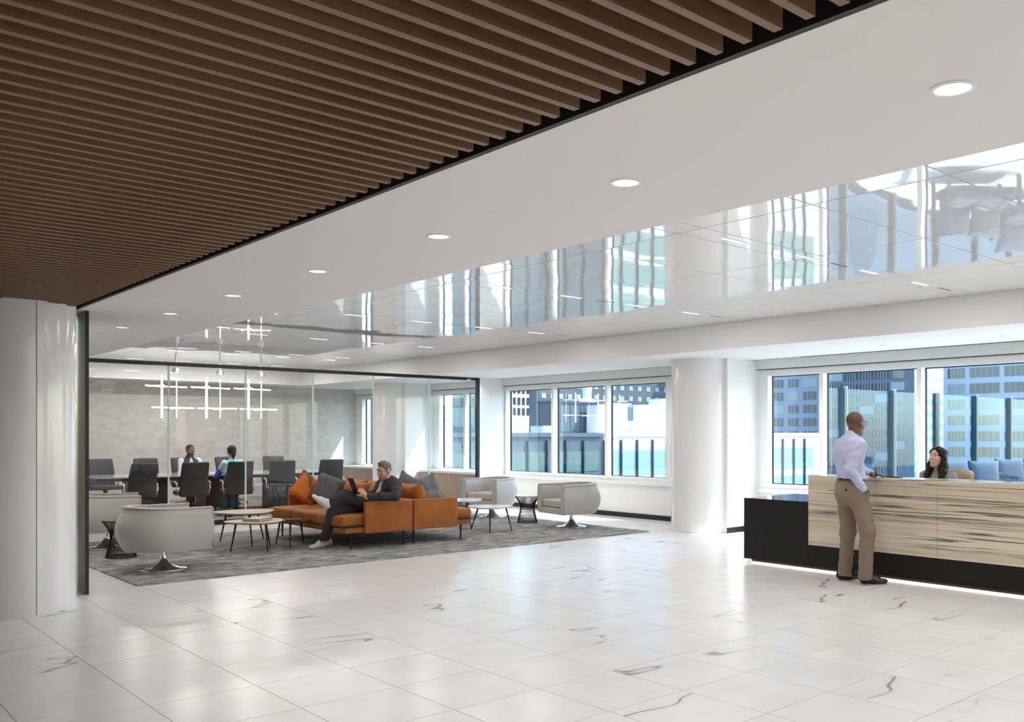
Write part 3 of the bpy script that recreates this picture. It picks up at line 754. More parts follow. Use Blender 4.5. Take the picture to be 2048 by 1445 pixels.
def shell_chair(label, x, y, rz):
    c = thing('desk_chair', label, 'chair', (x, y, 0), rz)
    m = pmat('tan_leather', (0.36, 0.27, 0.17), 0.5)
    rows = []
    for i in range(13):
        u = 2 * i / 12 - 1; r = []
        for k in range(9):
            v = k / 8
            w = 0.25 * (1 - 0.18 * v ** 2)
            r.append((-0.24 - 0.10 * v + 0.10 * u * u, u * w, 0.50 + 0.62 * v - 0.05 * u ** 4 * v))
        rows.append(r)
    o = MB().grid(rows).build('backrest', m, c, smooth=True)
    md = o.modifiers.new('thick', 'SOLIDIFY'); md.thickness = 0.05; md.offset = 0
    slab('seat', m, c, -0.25, 0.25, -0.25, 0.25, 0.42, 0.50, 0.03, 0.01)
    MB().lathe([(0.03, 0.08), (0.03, 0.42)], 12).build('post', M['alu'], c, smooth=True, angle=40)
    for k in range(5):
        a = 2 * math.pi * k / 5
        MB().tube((0, 0, 0.10), (0.30 * math.cos(a), 0.30 * math.sin(a), 0.07), 0.022, 0.014, 8).build('spoke', M['alu'], c, smooth=True, angle=40)
        MB().tube((0.30 * math.cos(a) - 0.02 * math.sin(a), 0.30 * math.sin(a) + 0.02 * math.cos(a), 0.03), (0.30 * math.cos(a) + 0.02 * math.sin(a), 0.30 * math.sin(a) - 0.02 * math.cos(a), 0.03), 0.03, None, 12).build('castor', M['black'], c, smooth=True, angle=40)
    return c
shell_chair('tan leather desk chair behind the receptionist', atD(1884, 940, 10.22).x, atD(1884, 940, 10.22).y, math.radians(165))

# ================================================================== conference room
tb = thing('conference_table', 'long pale topped conference table with dark base', 'table', (6.80, 18.30, 0))
TX, TY = 2.36, 0.80
poly = [(-TX, -TY * 0.72), (-TX + 0.10, -TY * 0.80)] + [(-TX + 0.1 + (2 * TX - 0.2) * k / 16, -TY * (0.80 + 0.20 * math.sin(math.pi * k / 16))) for k in range(1, 16)] + [(TX - 0.10, -TY * 0.80), (TX, -TY * 0.72)]
poly = poly + [(x, -y) for x, y in reversed(poly)]
MB().prism(poly, 0.728, 0.745).build('table_top', pmat('table_gloss_top', (0.56, 0.52, 0.48), 0.07), tb)
MB().prism([(x * 0.985, y * 0.97) for x, y in poly], 0.672, 0.727).build('apron', M['black'], tb)
for x in (-1.35, 0.0, 1.35):
    MB().box(x - 0.32, x + 0.32, -0.28, 0.28, 0, 0.672).build('pedestal', pmat('espresso_wood', (0.045, 0.032, 0.026), 0.35), tb)

def task_chair(label, x, y, rz, group):
    """faces local +y"""
    c = thing('office_chair', label, 'chair', (x, y, 0), rz, group)
    rows = []
    for i in range(13):
        u = 2 * i / 12 - 1; r = []
        for k in range(11):
            v = k / 10
            w = 0.245 * (1.0 - 0.06 * v) * (1 if 0.03 < v < 0.97 else 0.97)
            yy = -0.23 - 0.12 * v + 0.05 * math.sin(math.pi * v) + 0.045 * u * u
            r.append((u * w, yy, 0.40 + 0.62 * v))
        rows.append(r)
    o = MB().grid(rows).build('backrest', M['charcoal'], c, smooth=True)
    md = o.modifiers.new('thick', 'SOLIDIFY'); md.thickness = 0.045; md.offset = 0
    b = o.modifiers.new('bevel', 'BEVEL'); b.width = 0.015; b.segments = 2; b.limit_method = 'ANGLE'; b.angle_limit = math.radians(60)
    MB().path([((2 * k / 12 - 1) * 0.236, -0.262 + 0.045 * (2 * k / 12 - 1) ** 2 - 0.024, 0.72) for k in range(13)], 0.003, 4).build('back_seam', M['black'], o)
    slab('seat', M['charcoal'], c, -0.245, 0.245, -0.20, 0.27, 0.42, 0.50, 0.03, 0.01)
    for s in (-1, 1):
        MB().path([(s * 0.255, -0.16, 0.43), (s * 0.285, -0.16, 0.55), (s * 0.285, -0.15, 0.655), (s * 0.285, 0.0, 0.672), (s * 0.28, 0.12, 0.665)], 0.014, 8).build('armrest', M['chrome'], c, smooth=True)
    MB().lathe([(0.05, 0.38), (0.05, 0.42), (0.028, 0.42), (0.028, 0.09), (0.05, 0.09), (0.05, 0.06)][::-1], 14).build('post', M['blackmetal'], c, smooth=True, angle=40)
    for k in range(5):
        a = 2 * math.pi * k / 5 + 0.3
        ca, sa = math.cos(a), math.sin(a)
        MB().tube((0.03 * ca, 0.03 * sa, 0.105), (0.31 * ca, 0.31 * sa, 0.072), 0.026, 0.015, 8).build('spoke', M['alu'], c, smooth=True, angle=40)
        MB().tube((0.30 * ca - 0.025 * sa, 0.30 * sa + 0.025 * ca, 0.03), (0.30 * ca + 0.025 * sa, 0.30 * sa - 0.025 * ca, 0.03), 0.030, None, 12).build('castor', M['black'], c, smooth=True, angle=40)
    return c
near = [(4.92, 8, 'leftmost of the near office chairs, back to the glass'), (5.83, -4, 'near office chair in front of the man in the vest'), (6.65, -6, 'near office chair with the woman seated in it'), (7.50, -14, 'near office chair behind the orange throw pillow'), (8.48, -10, 'rightmost near office chair above the rust sofa')]
for x, a, l in near: task_chair(l, x, 16.95, math.radians(a), 'near row of conference chairs')
far = [(5.15, 4, 'leftmost office chair on the far side, by the glass edge'), (5.95, -6, 'second far side office chair against the grey wall'), (6.72, 2, 'far side office chair that the man in the vest sits in'), (7.65, 8, 'far side office chair behind the seated woman'), (8.65, -10, 'far side office chair at the right end of the table')]
for x, a, l in far: task_chair(l, x, 19.75, math.pi + math.radians(a), 'far row of conference chairs')
for y0, y1, l in ((15.56, 18.12, 'wood fronted low cabinet under the near conference windows'), (19.28, 21.88, 'wood fronted low cabinet in the far conference corner')):
    c = thing('window_cabinet', l, 'cabinet', (11.55, (y0 + y1) / 2, 0)); h = (y1 - y0) / 2
    n = max(2, round((y1 - y0) / 0.65))
    MB().box(-0.17, 0.21, -h, h, 0.06, 0.645).build('body', M['panel_wood'], c)
    for k in range(n):
        a = -h + 2 * h * k / n
        MB().box(-0.19, -0.171, a + 0.003, a + 2 * h / n - 0.003, 0.08, 0.64).build('door', M['panel_wood'], c)
    MB().box(-0.16, 0.20, -h, h, 0.0, 0.06).build('plinth', M['black'], c)
    MB().box(-0.21, 0.21, -h, h, 0.646, 0.70).build('top', M['shade_box'], c, bevel=0.004)

def pendant(label, x, y):
    p = thing('tube_pendant', label, 'pendant light', (x, y, 3.05), 0, 'glowing tube pendants over the table')
    MB().lathe([(0.07, -0.35), (0.075, -0.345), (0.075, -0.26), (0.07, -0.255)], 24).build('canopy', M['alu'], p, smooth=True, angle=40, loc=(0.26, 0, 0))
    MB().tube((0.26, 0, -0.26), (0.26, 0, -0.001), 0.018, None, 12).build('stem', M['alu'], p, smooth=True, angle=40)
    g = M['tube']
    def tb_(a, b, r): MB().tube(a, b, r, None, 8).build('light_tube', g, p, smooth=True, angle=40)
    tb_((0, 0.0, -0.41), (0, 0.0, -1.215), 0.019)
    tb_((0.29, 0.06, -0.43), (0.29, 0.06, -1.21), 0.007)
    tb_((-0.29, 0.02, -0.605), (0.08, 0.02, -0.615), 0.012); tb_((0.09, 0.05, -0.61), (0.48, 0.05, -0.615), 0.011)
    tb_((-0.18, 0.0, -1.018), (0.60, 0.0, -1.02), 0.012)
    tb_((-0.04, 0.25, -0.60), (-0.06, -0.30, -0.60), 0.010); tb_((0.28, 0.35, -1.03), (0.26, -0.25, -1.03), 0.010)
    return p
pendant('leftmost of three glowing tube pendants over the conference table', 5.754, 18.3)
pendant('middle of three glowing tube pendants over the conference table', 6.591, 18.3)
pendant('rightmost of three glowing tube pendants over the conference table', 7.429, 18.3)
sw = thing('wall_plate', 'pale wall plate on the grey conference wall at left', 'wall plate', (5.75, 21.9, 2.47))
MB().box(-0.12, 0.12, -0.012, 0.0, -0.05, 0.05).build('plate', M['shade_box'], sw, bevel=0.004)
MB().box(-0.10, 0.10, -0.014, -0.012, -0.004, 0.004).build('slot', M['gap'], sw)
# ================================================================== people (blended distance fields -> one surface per layer)
def v3(p): return np.array([p[0], p[1], p[2]], dtype=np.float32)
class Field:
    def __init__(s): s.pr = []
    def cone(s, a, b, r1, r2=None, k=0.03, flat=None):
        s.pr.append(('c', v3(a), v3(b), r1, r1 if r2 is None else r2, k, flat)); return s
    def ell(s, c, r, axes=None, k=0.03):
        s.pr.append(('e', v3(c), np.array(r, np.float32), axes, k)); return s
    def cut(s, c, r, axes=None, k=0.01):
        s.pr.append(('x', v3(c), np.array(r, np.float32), axes, k)); return s
    def plane(s, c, n, k=0.008):
        s.pr.append(('h', v3(c), v3(Vector(n).normalized()), None, k)); return s
    def bounds(s):
        lo, hi = [], []
        for p in s.pr:
            if p[0] == 'c':
                m = max(p[3], p[4]) + p[5]; lo.append(np.minimum(p[1], p[2]) - m); hi.append(np.maximum(p[1], p[2]) + m)
            elif p[0] == 'e':
                m = p[2].max() + p[4]; lo.append(p[1] - m); hi.append(p[1] + m)
        return np.min(lo, 0), np.max(hi, 0)
    def surface(s, h, wob=None):
        lo, hi = s.bounds(); lo = lo - 3 * h; hi = hi + 3 * h
        n = np.ceil((hi - lo) / h).astype(int) + 1
        V = np.full(n, 0.2, np.float32)
        ax = [lo[i] + h * np.arange(n[i], dtype=np.float32) for i in range(3)]
        for p in s.pr:
            if p[0] == 'h':
                X, Y, Z = np.meshgrid(*ax, indexing='ij'); d = (X - p[1][0]) * p[2][0] + (Y - p[1][1]) * p[2][1] + (Z - p[1][2]) * p[2][2]
                V = np.maximum(V, d); continue
            if p[0] == 'c': c0, c1, m, k = np.minimum(p[1], p[2]), np.maximum(p[1], p[2]), max(p[3], p[4]), p[5]
            else: c0 = c1 = p[1]; m = p[2].max(); k = p[4]
            i0 = np.clip(np.floor((c0 - m - k - 0.05 - lo) / h).astype(int), 0, n); i1 = np.clip(np.ceil((c1 + m + k + 0.05 - lo) / h).astype(int) + 1, 0, n)
            sl = tuple(slice(a, b) for a, b in zip(i0, i1))
            X, Y, Z = np.meshgrid(ax[0][sl[0]], ax[1][sl[1]], ax[2][sl[2]], indexing='ij')
            if p[0] == 'c':
                a, b = p[1], p[2]; ab = b - a; L2 = float(ab @ ab) + 1e-9
                dx, dy, dz = X - a[0], Y - a[1], Z - a[2]
                t = np.clip((dx * ab[0] + dy * ab[1] + dz * ab[2]) / L2, 0, 1)
                dx -= t * ab[0]; dy -= t * ab[1]; dz -= t * ab[2]
                if p[6] is not None:
                    nv, f = p[6]; q = (dx * nv[0] + dy * nv[1] + dz * nv[2]) * (1 / f - 1)
                    dx += q * nv[0]; dy += q * nv[1]; dz += q * nv[2]
                d = np.sqrt(dx * dx + dy * dy + dz * dz) - (p[3] + t * (p[4] - p[3]))
                if p[6] is not None: d = d * (0.5 + 0.5 * p[6][1])
            else:
                dx, dy, dz = X - p[1][0], Y - p[1][1], Z - p[1][2]
                if p[3] is not None:
                    A = p[3]; dx, dy, dz = [dx * A[i][0] + dy * A[i][1] + dz * A[i][2] for i in range(3)]
                r = p[2]
                k0 = np.sqrt((dx / r[0]) ** 2 + (dy / r[1]) ** 2 + (dz / r[2]) ** 2); k1 = np.sqrt((dx / r[0] ** 2) ** 2 + (dy / r[1] ** 2) ** 2 + (dz / r[2] ** 2) ** 2) + 1e-6
                d = k0 * (k0 - 1) / k1
            cur = V[sl]
            if p[0] == 'x':
                hh = np.maximum(k - np.abs(cur + d), 0) / k; V[sl] = np.maximum(cur, -d) + hh * hh * k * 0.25
            else:
                hh = np.maximum(k - np.abs(cur - d), 0) / k; V[sl] = np.minimum(cur, d) - hh * hh * k * 0.25
        if wob:
            X, Y, Z = np.meshgrid(*ax, indexing='ij'); amp, fr = wob
            V += amp * np.sin(fr * (Z + 0.35 * X) + 2.2 * np.sin(fr * 0.31 * (X - Y)) ) * np.sin(fr * 0.45 * (X + Y) + 1.3 * np.sin(fr * 0.4 * Z))
        return nets(V, lo, h)
def nets(V, lo, h):
    ins = V < 0; n = V.shape; cs = tuple(k - 1 for k in n)
    cnt = np.zeros(cs, np.int8)
    cor = [(i, j, k) for i in (0, 1) for j in (0, 1) for k in (0, 1)]
    g = lambda A, c: A[c[0]:c[0] + cs[0], c[1]:c[1] + cs[1], c[2]:c[2] + cs[2]]
    for c in cor: cnt += g(ins, c)
    act = np.argwhere((cnt > 0) & (cnt < 8)); idx = np.full(cs, -1, np.int64); idx[tuple(act.T)] = np.arange(len(act))
    acc = np.zeros((len(act), 3), np.float64); num = np.zeros(len(act))
    for a in cor:
        for d in range(3):
            if a[d]: continue
            b = list(a); b[d] = 1
            va = V[act[:, 0] + a[0], act[:, 1] + a[1], act[:, 2] + a[2]]; vb = V[act[:, 0] + b[0], act[:, 1] + b[1], act[:, 2] + b[2]]
            m = (va < 0) != (vb < 0); t = np.where(m, va / np.where(m, va - vb, 1), 0)
            p = np.tile(np.array(a, float), (len(act), 1)); p[:, d] += t
            acc[m] += p[m]; num[m] += 1
    P = lo + h * (act + acc / num[:, None])
    F = []
    for d in range(3):
        e, f = [(1, 2), (2, 0), (0, 1)][d]
        sl0 = [slice(None)] * 3; sl1 = [slice(None)] * 3; sl0[d] = slice(0, -1); sl1[d] = slice(1, None)
        s0 = ins[tuple(sl0)]; s1 = ins[tuple(sl1)]
        for sgn, msk in ((1, s0 & ~s1), (-1, ~s0 & s1)):
            q = np.argwhere(msk); q = q[(q[:, e] > 0) & (q[:, f] > 0) & (q[:, e] < n[e] - 1) & (q[:, f] < n[f] - 1)]
            def cell(de, df):
                c = q.copy(); c[:, e] -= de; c[:, f] -= df; return idx[tuple(c.T)]
            quad = np.stack([cell(1, 1), cell(0, 1), cell(0, 0), cell(1, 0)], 1)
            F.append(quad if sgn > 0 else quad[:, ::-1])
    return P, np.concatenate(F)
def field_obj(name, fld, h, mat, root, wob=None):
    P, Fc = fld.surface(h, wob)
    o = np.array(root.location, np.float64)
    me = bpy.data.meshes.new(name); me.from_pydata((P - o).tolist(), [], Fc.tolist()); me.materials.append(mat)
    me.polygons.foreach_set('use_smooth', [True] * len(me.polygons)); me.update()
    return link(name, me, root)
def basis(fwd, up=(0, 0, 1)):
    f = Vector(fwd).normalized(); r = f.cross(Vector(up)).normalized(); u = r.cross(f); return r, f, u
def fmat(b): return [tuple(v) for v in b]
RV, AV = Vector((SN, -CS, 0)), Vector((CS, SN, 0))          # image right, away from the lens

def head(F, root, C, fwd, skin, sc=1.0):
    b = basis(fwd); r, f, u = b; ax = fmat(b); s = sc
    L = lambda x, y, z: C + r * (x * s) + f * (y * s) + u * (z * s)
    F.ell(L(0, -0.015, 0.030), (0.076 * s, 0.096 * s, 0.086 * s), ax, 0.02)
    F.ell(L(0, 0.022, -0.035), (0.060 * s, 0.072 * s, 0.078 * s), ax, 0.03)
    F.cone(L(-0.018, 0.062, -0.098), L(0.018, 0.062, -0.098), 0.022 * s, None, 0.03)
    F.cone(L(0, 0.090, 0.018), L(0, 0.108, -0.022), 0.008 * s, 0.0115 * s, 0.014)
    F.cone(L(-0.04, 0.074, 0.034), L(0.04, 0.074, 0.034), 0.014 * s, None, 0.02)
    for q in (-1, 1):
        F.ell(L(0.078 * q, -0.008, -0.008), (0.011 * s, 0.022 * s, 0.032 * s), ax, 0.008)
        F.ell(L(0.040 * q, 0.066, -0.025), (0.022 * s, 0.020 * s, 0.024 * s), ax, 0.02)
    F.cone(L(-0.020, 0.086, -0.058), L(0.020, 0.086, -0.058), 0.009 * s, None, 0.012)
    return L, b
def face_parts(root, L, lip, brow, white=True):
    o = root.location
    for q in (-1, 1):
        e = MB(); c = L(0.032 * q, 0.0705, 0.012) - o; e.ball(c, 0.0115); ey = e.build('eye', bpy.data.materials.get('eye_white') or pmat('eye_white', (0.75, 0.73, 0.70), 0.2), root, smooth=True)
        MB().ball(L(0.032 * q, 0.0775, 0.011) - o, 0.0072, 8, 6).build('iris', bpy.data.materials.get('iris_dark') or pmat('iris_dark', (0.02, 0.012, 0.01), 0.1), ey, smooth=True)
        MB().path([L(0.050 * q, 0.072, 0.036) - o, L(0.034 * q, 0.084, 0.041) - o, L(0.014 * q, 0.088, 0.041) - o], [0.003, 0.0045, 0.004], 6).build('eyebrow', brow, root, smooth=True)
    MB().path([L(-0.026, 0.0825, -0.051) - o, L(-0.011, 0.0945, -0.058) - o, L(0.011, 0.0945, -0.058) - o, L(0.026, 0.0825, -0.051) - o], [0.0025, 0.0058, 0.0058, 0.0025], 6).build('lips', lip, root, smooth=True)
def hand(F, W, d, n, side, curl=0.35, s=1.0, thumb=True):
    """W wrist, d finger direction, n direction out of the back of the hand; side = direction of the thumb"""
    d = Vector(d).normalized(); n = (Vector(n) - d * Vector(n).dot(d)).normalized(); t = (Vector(side) - d * Vector(side).dot(d)); t = (t - n * t.dot(n)).normalized()
    P0 = W + d * 0.02 * s; P1 = W + d * 0.085 * s
    F.cone(W - d * 0.03 * s, P0, 0.026 * s, 0.026 * s, 0.02)
    for k in range(4):
        o = t * ((1.5 - k) * 0.0195 * s); F.cone(P0 + o * 0.7, P1 + o, 0.0155 * s, 0.0135 * s, 0.012)
        ln = (0.040, 0.046, 0.043, 0.034)[k] * s
        a = P1 + o; b1 = a + (d * math.cos(curl) - n * math.sin(curl)) * ln; c1 = b1 + (d * math.cos(curl * 2.2) - n * math.sin(curl * 2.2)) * ln * 0.85
        F.cone(a, b1, 0.0098 * s, 0.0090 * s, 0.004); F.cone(b1, c1, 0.0090 * s, 0.0078 * s, 0.004)
    if thumb:
        a = W + d * 0.03 * s + t * 0.028 * s; b1 = a + (d * 0.6 + t * 0.75 - n * 0.3).normalized() * 0.042 * s; c1 = b1 + (d * 0.9 + t * 0.25 - n * 0.3).normalized() * 0.034 * s
        F.cone(a, b1, 0.014 * s, 0.0115 * s, 0.012); F.cone(b1, c1, 0.0110 * s, 0.0095 * s, 0.005)
def shoe(root, heel, toe, mat, sole, name='shoe', up=None, hgt=0.095, w=0.044):
    heel, toe = Vector(heel), Vector(toe); d = (toe - heel).normalized(); u = Vector(up or (0, 0, 1)); u = (u - d * u.dot(d)).normalized(); L = (toe - heel).length
    r = d.cross(u); F = Field()
    fl = (v3(u), 0.75)
    F.cone(heel + d * 0.05 + u * 0.045, heel + d * (L * 0.55) + u * 0.040, w * 0.95, w * 0.98, 0.03)
    F.cone(heel + d * (L * 0.5) + u * 0.034, toe - d * 0.05 + u * 0.026, w, w * 0.86, 0.03, (v3(u), 0.7))
    F.cone(heel + d * 0.055 + u * 0.05, heel + d * 0.075 + u * hgt, w * 0.9, w * 0.86, 0.03)
    F.cone(heel + d * 0.10 + u * (hgt * 0.8), heel + d * (L * 0.55) + u * 0.058, w * 0.7, w * 0.6, 0.03)
    o = field_obj(name, F, 0.006, mat, root)
    S = Field(); S.cone(heel + d * 0.048 + u * 0.008, heel + d * (L * 0.5) + u * 0.008, w * 1.0, w * 1.02, 0.02, (v3(u), 0.22)); S.cone(heel + d * (L * 0.5) + u * 0.008, toe - d * 0.05 + u * 0.010, w * 1.04, w * 0.92, 0.02, (v3(u), 0.22))
    so = field_obj('sole', S, 0.005, sole, o)
    so.location = (0, 0, 0)
    lm = MB()
    for k in range(4):
        c = heel + d * (L * (0.42 + 0.075 * k)) + u * (0.098 - 0.011 * k) - root.location
        lm.tube(c - r * 0.020, c + r * 0.020, 0.0028, None, 5)
    lm.build('laces', sole, o)
    return o
def limb(F, pts, rad, k=0.03, flat=None):
    for (a, b), (r1, r2) in zip(zip(pts[:-1], pts[1:]), zip(rad[:-1], rad[1:])): F.cone(a, b, r1, r2, k, flat)
SK1 = pmat('skin_brown', (0.140, 0.060, 0.035), 0.5); SK2 = pmat('skin_tan', (0.50, 0.27, 0.185), 0.5); SK3 = pmat('skin_olive', (0.52, 0.30, 0.21), 0.5)
HAIRB = pmat('hair_black', (0.010, 0.008, 0.007), 0.5, spec=0.15, noise=(60, 0.5)); HAIRG = pmat('hair_grey_brown', (0.13, 0.112, 0.098), 0.7, noise=(70, 0.6)); HAIRD = pmat('hair_dark_brown', (0.016, 0.009, 0.007), 0.5, spec=0.15, noise=(50, 0.5))
LIP = pmat('lip_rose', (0.36, 0.13, 0.11), 0.45); LIPD = pmat('lip_brown', (0.20, 0.085, 0.065), 0.5)
DZ = Vector((0, 0, 1))

def torso(F, neck, chest, waist, hip, lat, w, k=0.05, fd=0.66, ex=0.0):
    """flattened trunk: lat = left-right axis"""
    fw = lat.cross(DZ).normalized(); fl = (v3(fw), fd)
    F.cone(neck - DZ * 0.105 - lat * (w * 0.66), neck - DZ * 0.105 + lat * (w * 0.66), 0.068 + ex, None, k)
    for q in (-1, 1): F.cone(neck - DZ * 0.045, neck - DZ * 0.095 + lat * (w * 0.7 * q), 0.056 + ex, 0.050 + ex, k)
    F.cone(chest - lat * (w * 0.30), chest + lat * (w * 0.30), 0.150 + ex, None, k, fl)
    F.cone(chest, waist, 0.165 + ex, 0.155 + ex, k, fl)
    F.cone(waist - lat * 0.03, hip - lat * 0.05, 0.145 + ex, 0.135 + ex, k, fl); F.cone(waist + lat * 0.03, hip + lat * 0.05, 0.145 + ex, 0.135 + ex, k, fl)

# ---------------------------------------------------------------- standing man at the desk
def standing_man():
    D = atD
    base = (atZ(1690, 1160) + atZ(1745, 1167)) / 2
    root = thing('person', 'standing man in pale blue shirt and khaki trousers at the desk', 'person', (base.x, base.y, 0))
    fwd = (RV * 0.95 + AV * 0.31).normalized(); lat = fwd.cross(DZ)           # his right
    C = D(1711, 848, 9.28); neck = D(1702, 873, 9.27); chest = D(1697, 908, 9.27); waist = D(1701, 948, 9.28); hip = D(1704, 980, 9.29)
    sR = neck - DZ * 0.088 + lat * 0.165 - fwd * 0.01; sL = neck - DZ * 0.088 - lat * 0.165
    eR = D(1699, 940, 9.08); wR = D(1728, 981, 9.10)
    hL = atZ(1764, 950.5, 1.095); wL = atZ(1747, 949.5, 1.105); eL = D(1720, 938, 9.55)
    hpR = hip + lat * 0.088 - DZ * 0.02; hpL = hip - lat * 0.088 - DZ * 0.02
    kR = D(1735, 1062, 9.13); aR = D(1730, 1150, 9.17); kL = D(1696, 1064, 9.40); aL = D(1689, 1146, 9.43)
    B = Field(); Lh, hb = head(B, root, C, (RV * 0.80 + AV * 0.60 - DZ * 0.08), SK1, 1.0)
    B.cone(C - DZ * 0.07 - fwd * 0.015, neck - DZ * 0.03, 0.057, 0.062, 0.03)
    torso(B, neck, chest, waist, hip, lat, 0.175, ex=-0.02)
    limb(B, [sR, eR, wR], [0.048, 0.036, 0.026]); limb(B, [sL, eL, wL], [0.048, 0.036, 0.026])
    limb(B, [hpR, kR, aR], [0.08, 0.05, 0.036]); limb(B, [hpL, kL, aL], [0.08, 0.05, 0.036])
    hand(B, wL, hL - wL + DZ * 0.0, DZ, fwd.cross(DZ) * 0.2 + AV * -1.0, 0.10, 1.05)
    hand(B, wR, (D(1734, 996, 9.14) - wR), lat, fwd, 0.3, 0.9)
    field_obj('body', B, 0.0075, SK1, root)
    S = Field(); torso(S, neck, chest, waist, waist + (hip - waist) * 0.45, lat, 0.178, ex=0.008); S.plane(hip + DZ * 0.115, -DZ)
    limb(S, [sR, sR + (eR - sR) * 0.5, eR], [0.070, 0.062, 0.054], 0.035); limb(S, [eR, eR + (wR - eR) * 0.95], [0.054, 0.038], 0.02)
    limb(S, [sL, eL], [0.066, 0.052], 0.03); limb(S, [eL, eL + (wL - eL) * 0.92], [0.050, 0.037], 0.02)
    S.cone(neck - DZ * 0.05, neck + DZ * 0.0 + fwd * 0.004, 0.085, 0.068, 0.02)
    S.cut(C - DZ * 0.0, (0.07, 0.07, 0.10))
    field_obj('shirt', S, 0.0075, pmat('pale_blue_shirt', (0.46, 0.47, 0.66), 0.75), root, wob=(0.0055, 46))
    for w_, e_ in ((wR, eR), (wL, eL)):
        d = (w_ - e_).normalized(); MB().tube(w_ - d * 0.045 - root.location, w_ - d * 0.002 - root.location, 0.040, 0.039, 16).build('cuff', bpy.data.materials['pale_blue_shirt'], root, smooth=True, angle=40)
    MB().lathe([(0.062, 0.0), (0.066, 0.0), (0.064, 0.035), (0.060, 0.035)], 24, caps=False).build('collar', bpy.data.materials['pale_blue_shirt'], root, smooth=True, loc=tuple(neck + DZ * -0.012 - root.location), rot=(0.0, 0.0, 0))
    T_ = Field(); fl = (v3(fwd), 0.74)
    T_.cone(hip + DZ * 0.055 - lat * 0.04, hip + DZ * 0.055 + lat * 0.04, 0.138, None, 0.04, fl); T_.cone(hip - lat * 0.06 - fwd * 0.01, hip + lat * 0.06 - fwd * 0.01, 0.145, None, 0.05, (v3(fwd), 0.8))
    T_.ell(hip - fwd * 0.055 - DZ * 0.05, (0.13, 0.13, 0.11), None, 0.05)
    limb(T_, [hpR, kR, aR - DZ * 0.03], [0.108, 0.076, 0.068], 0.04); limb(T_, [hpL, kL, aL - DZ * 0.03], [0.108, 0.076, 0.066], 0.04)
    T_.plane(hip + DZ * 0.125, DZ); T_.plane((0, 0, 0.055), -DZ)
    field_obj('trousers', T_, 0.0075, pmat('khaki_cotton', (0.225, 0.165, 0.118), 0.85), root, wob=(0.0045, 38))
    bf = Field(); bf.cone(hip + DZ * 0.055 - lat * 0.04, hip + DZ * 0.055 + lat * 0.04, 0.146, None, 0.04, fl); bf.cone(hip - lat * 0.06 - fwd * 0.01, hip + lat * 0.06 - fwd * 0.01, 0.153, None, 0.05, (v3(fwd), 0.8)); bf.cone(waist, hip + DZ * 0.06, 0.158, 0.15, 0.04, (v3(fwd), 0.72))
    bf.plane(hip + DZ * 0.138, DZ); bf.plane(hip + DZ * 0.100, -DZ); field_obj('belt', bf, 0.006, pmat('dark_belt', (0.02, 0.016, 0.014), 0.4), root)
    MB().box(-0.006, 0.006, -0.008, 0.008, -0.012, 0.012).build('pocket_button', bpy.data.materials['dark_belt'], root, loc=tuple(D(1692, 981, 9.08) - root.location))
    # cropped hair
    Hf = Field(); Hf.ell(Lh(0, -0.018, 0.036), (0.0785, 0.0975, 0.084), fmat(hb), 0.01); Hf.plane(Lh(0, 0.075, 0.062), hb[1] * 0.66 - hb[2] * 0.75)
    field_obj('hair', Hf, 0.006, pmat('cropped_hair', (0.085, 0.037, 0.023), 0.6), root)
    face_parts(root, Lh, LIPD, HAIRB)
    gl = MB()
    o = root.location
    for q in (-1, 1):
        gl.path([Lh(q * 0.034 + 0.026 * math.cos(t), 0.106, 0.010 + 0.019 * math.sin(t)) - o for t in [2 * math.pi * k / 14 for k in range(14)]], 0.0022, 5, closed=True)
        gl.path([Lh(q * 0.060, 0.104, 0.014) - o, Lh(q * 0.083, 0.03, 0.016) - o, Lh(q * 0.084, -0.012, 0.014) - o], 0.0028, 5)
    gl.path([Lh(-0.01, 0.112, 0.013) - o, Lh(0.01, 0.112, 0.013) - o], 0.002, 5); gl.build('glasses', M['black'], root, smooth=True)
    MB().path([wL + (RV * 0 + DZ * math.sin(t) + (hL - wL).cross(DZ).normalized() * math.cos(t)) * 0.036 - o for t in [2 * math.pi * k / 16 for k in range(16)]], 0.006, 6, closed=True).build('wristband', M['black'], root, smooth=True)
    sm = pmat('black_brown_leather', (0.018, 0.013, 0.011), 0.22); sl_ = pmat('shoe_sole_dark', (0.01, 0.008, 0.007), 0.5)
    shoe(root, atZ(1717, 1167.5, 0.004), atZ(1778, 1168, 0.004), sm, sl_)
    shoe(root, atZ(1672, 1160, 0.004), atZ(1722, 1158, 0.004), sm, sl_)
standing_man()

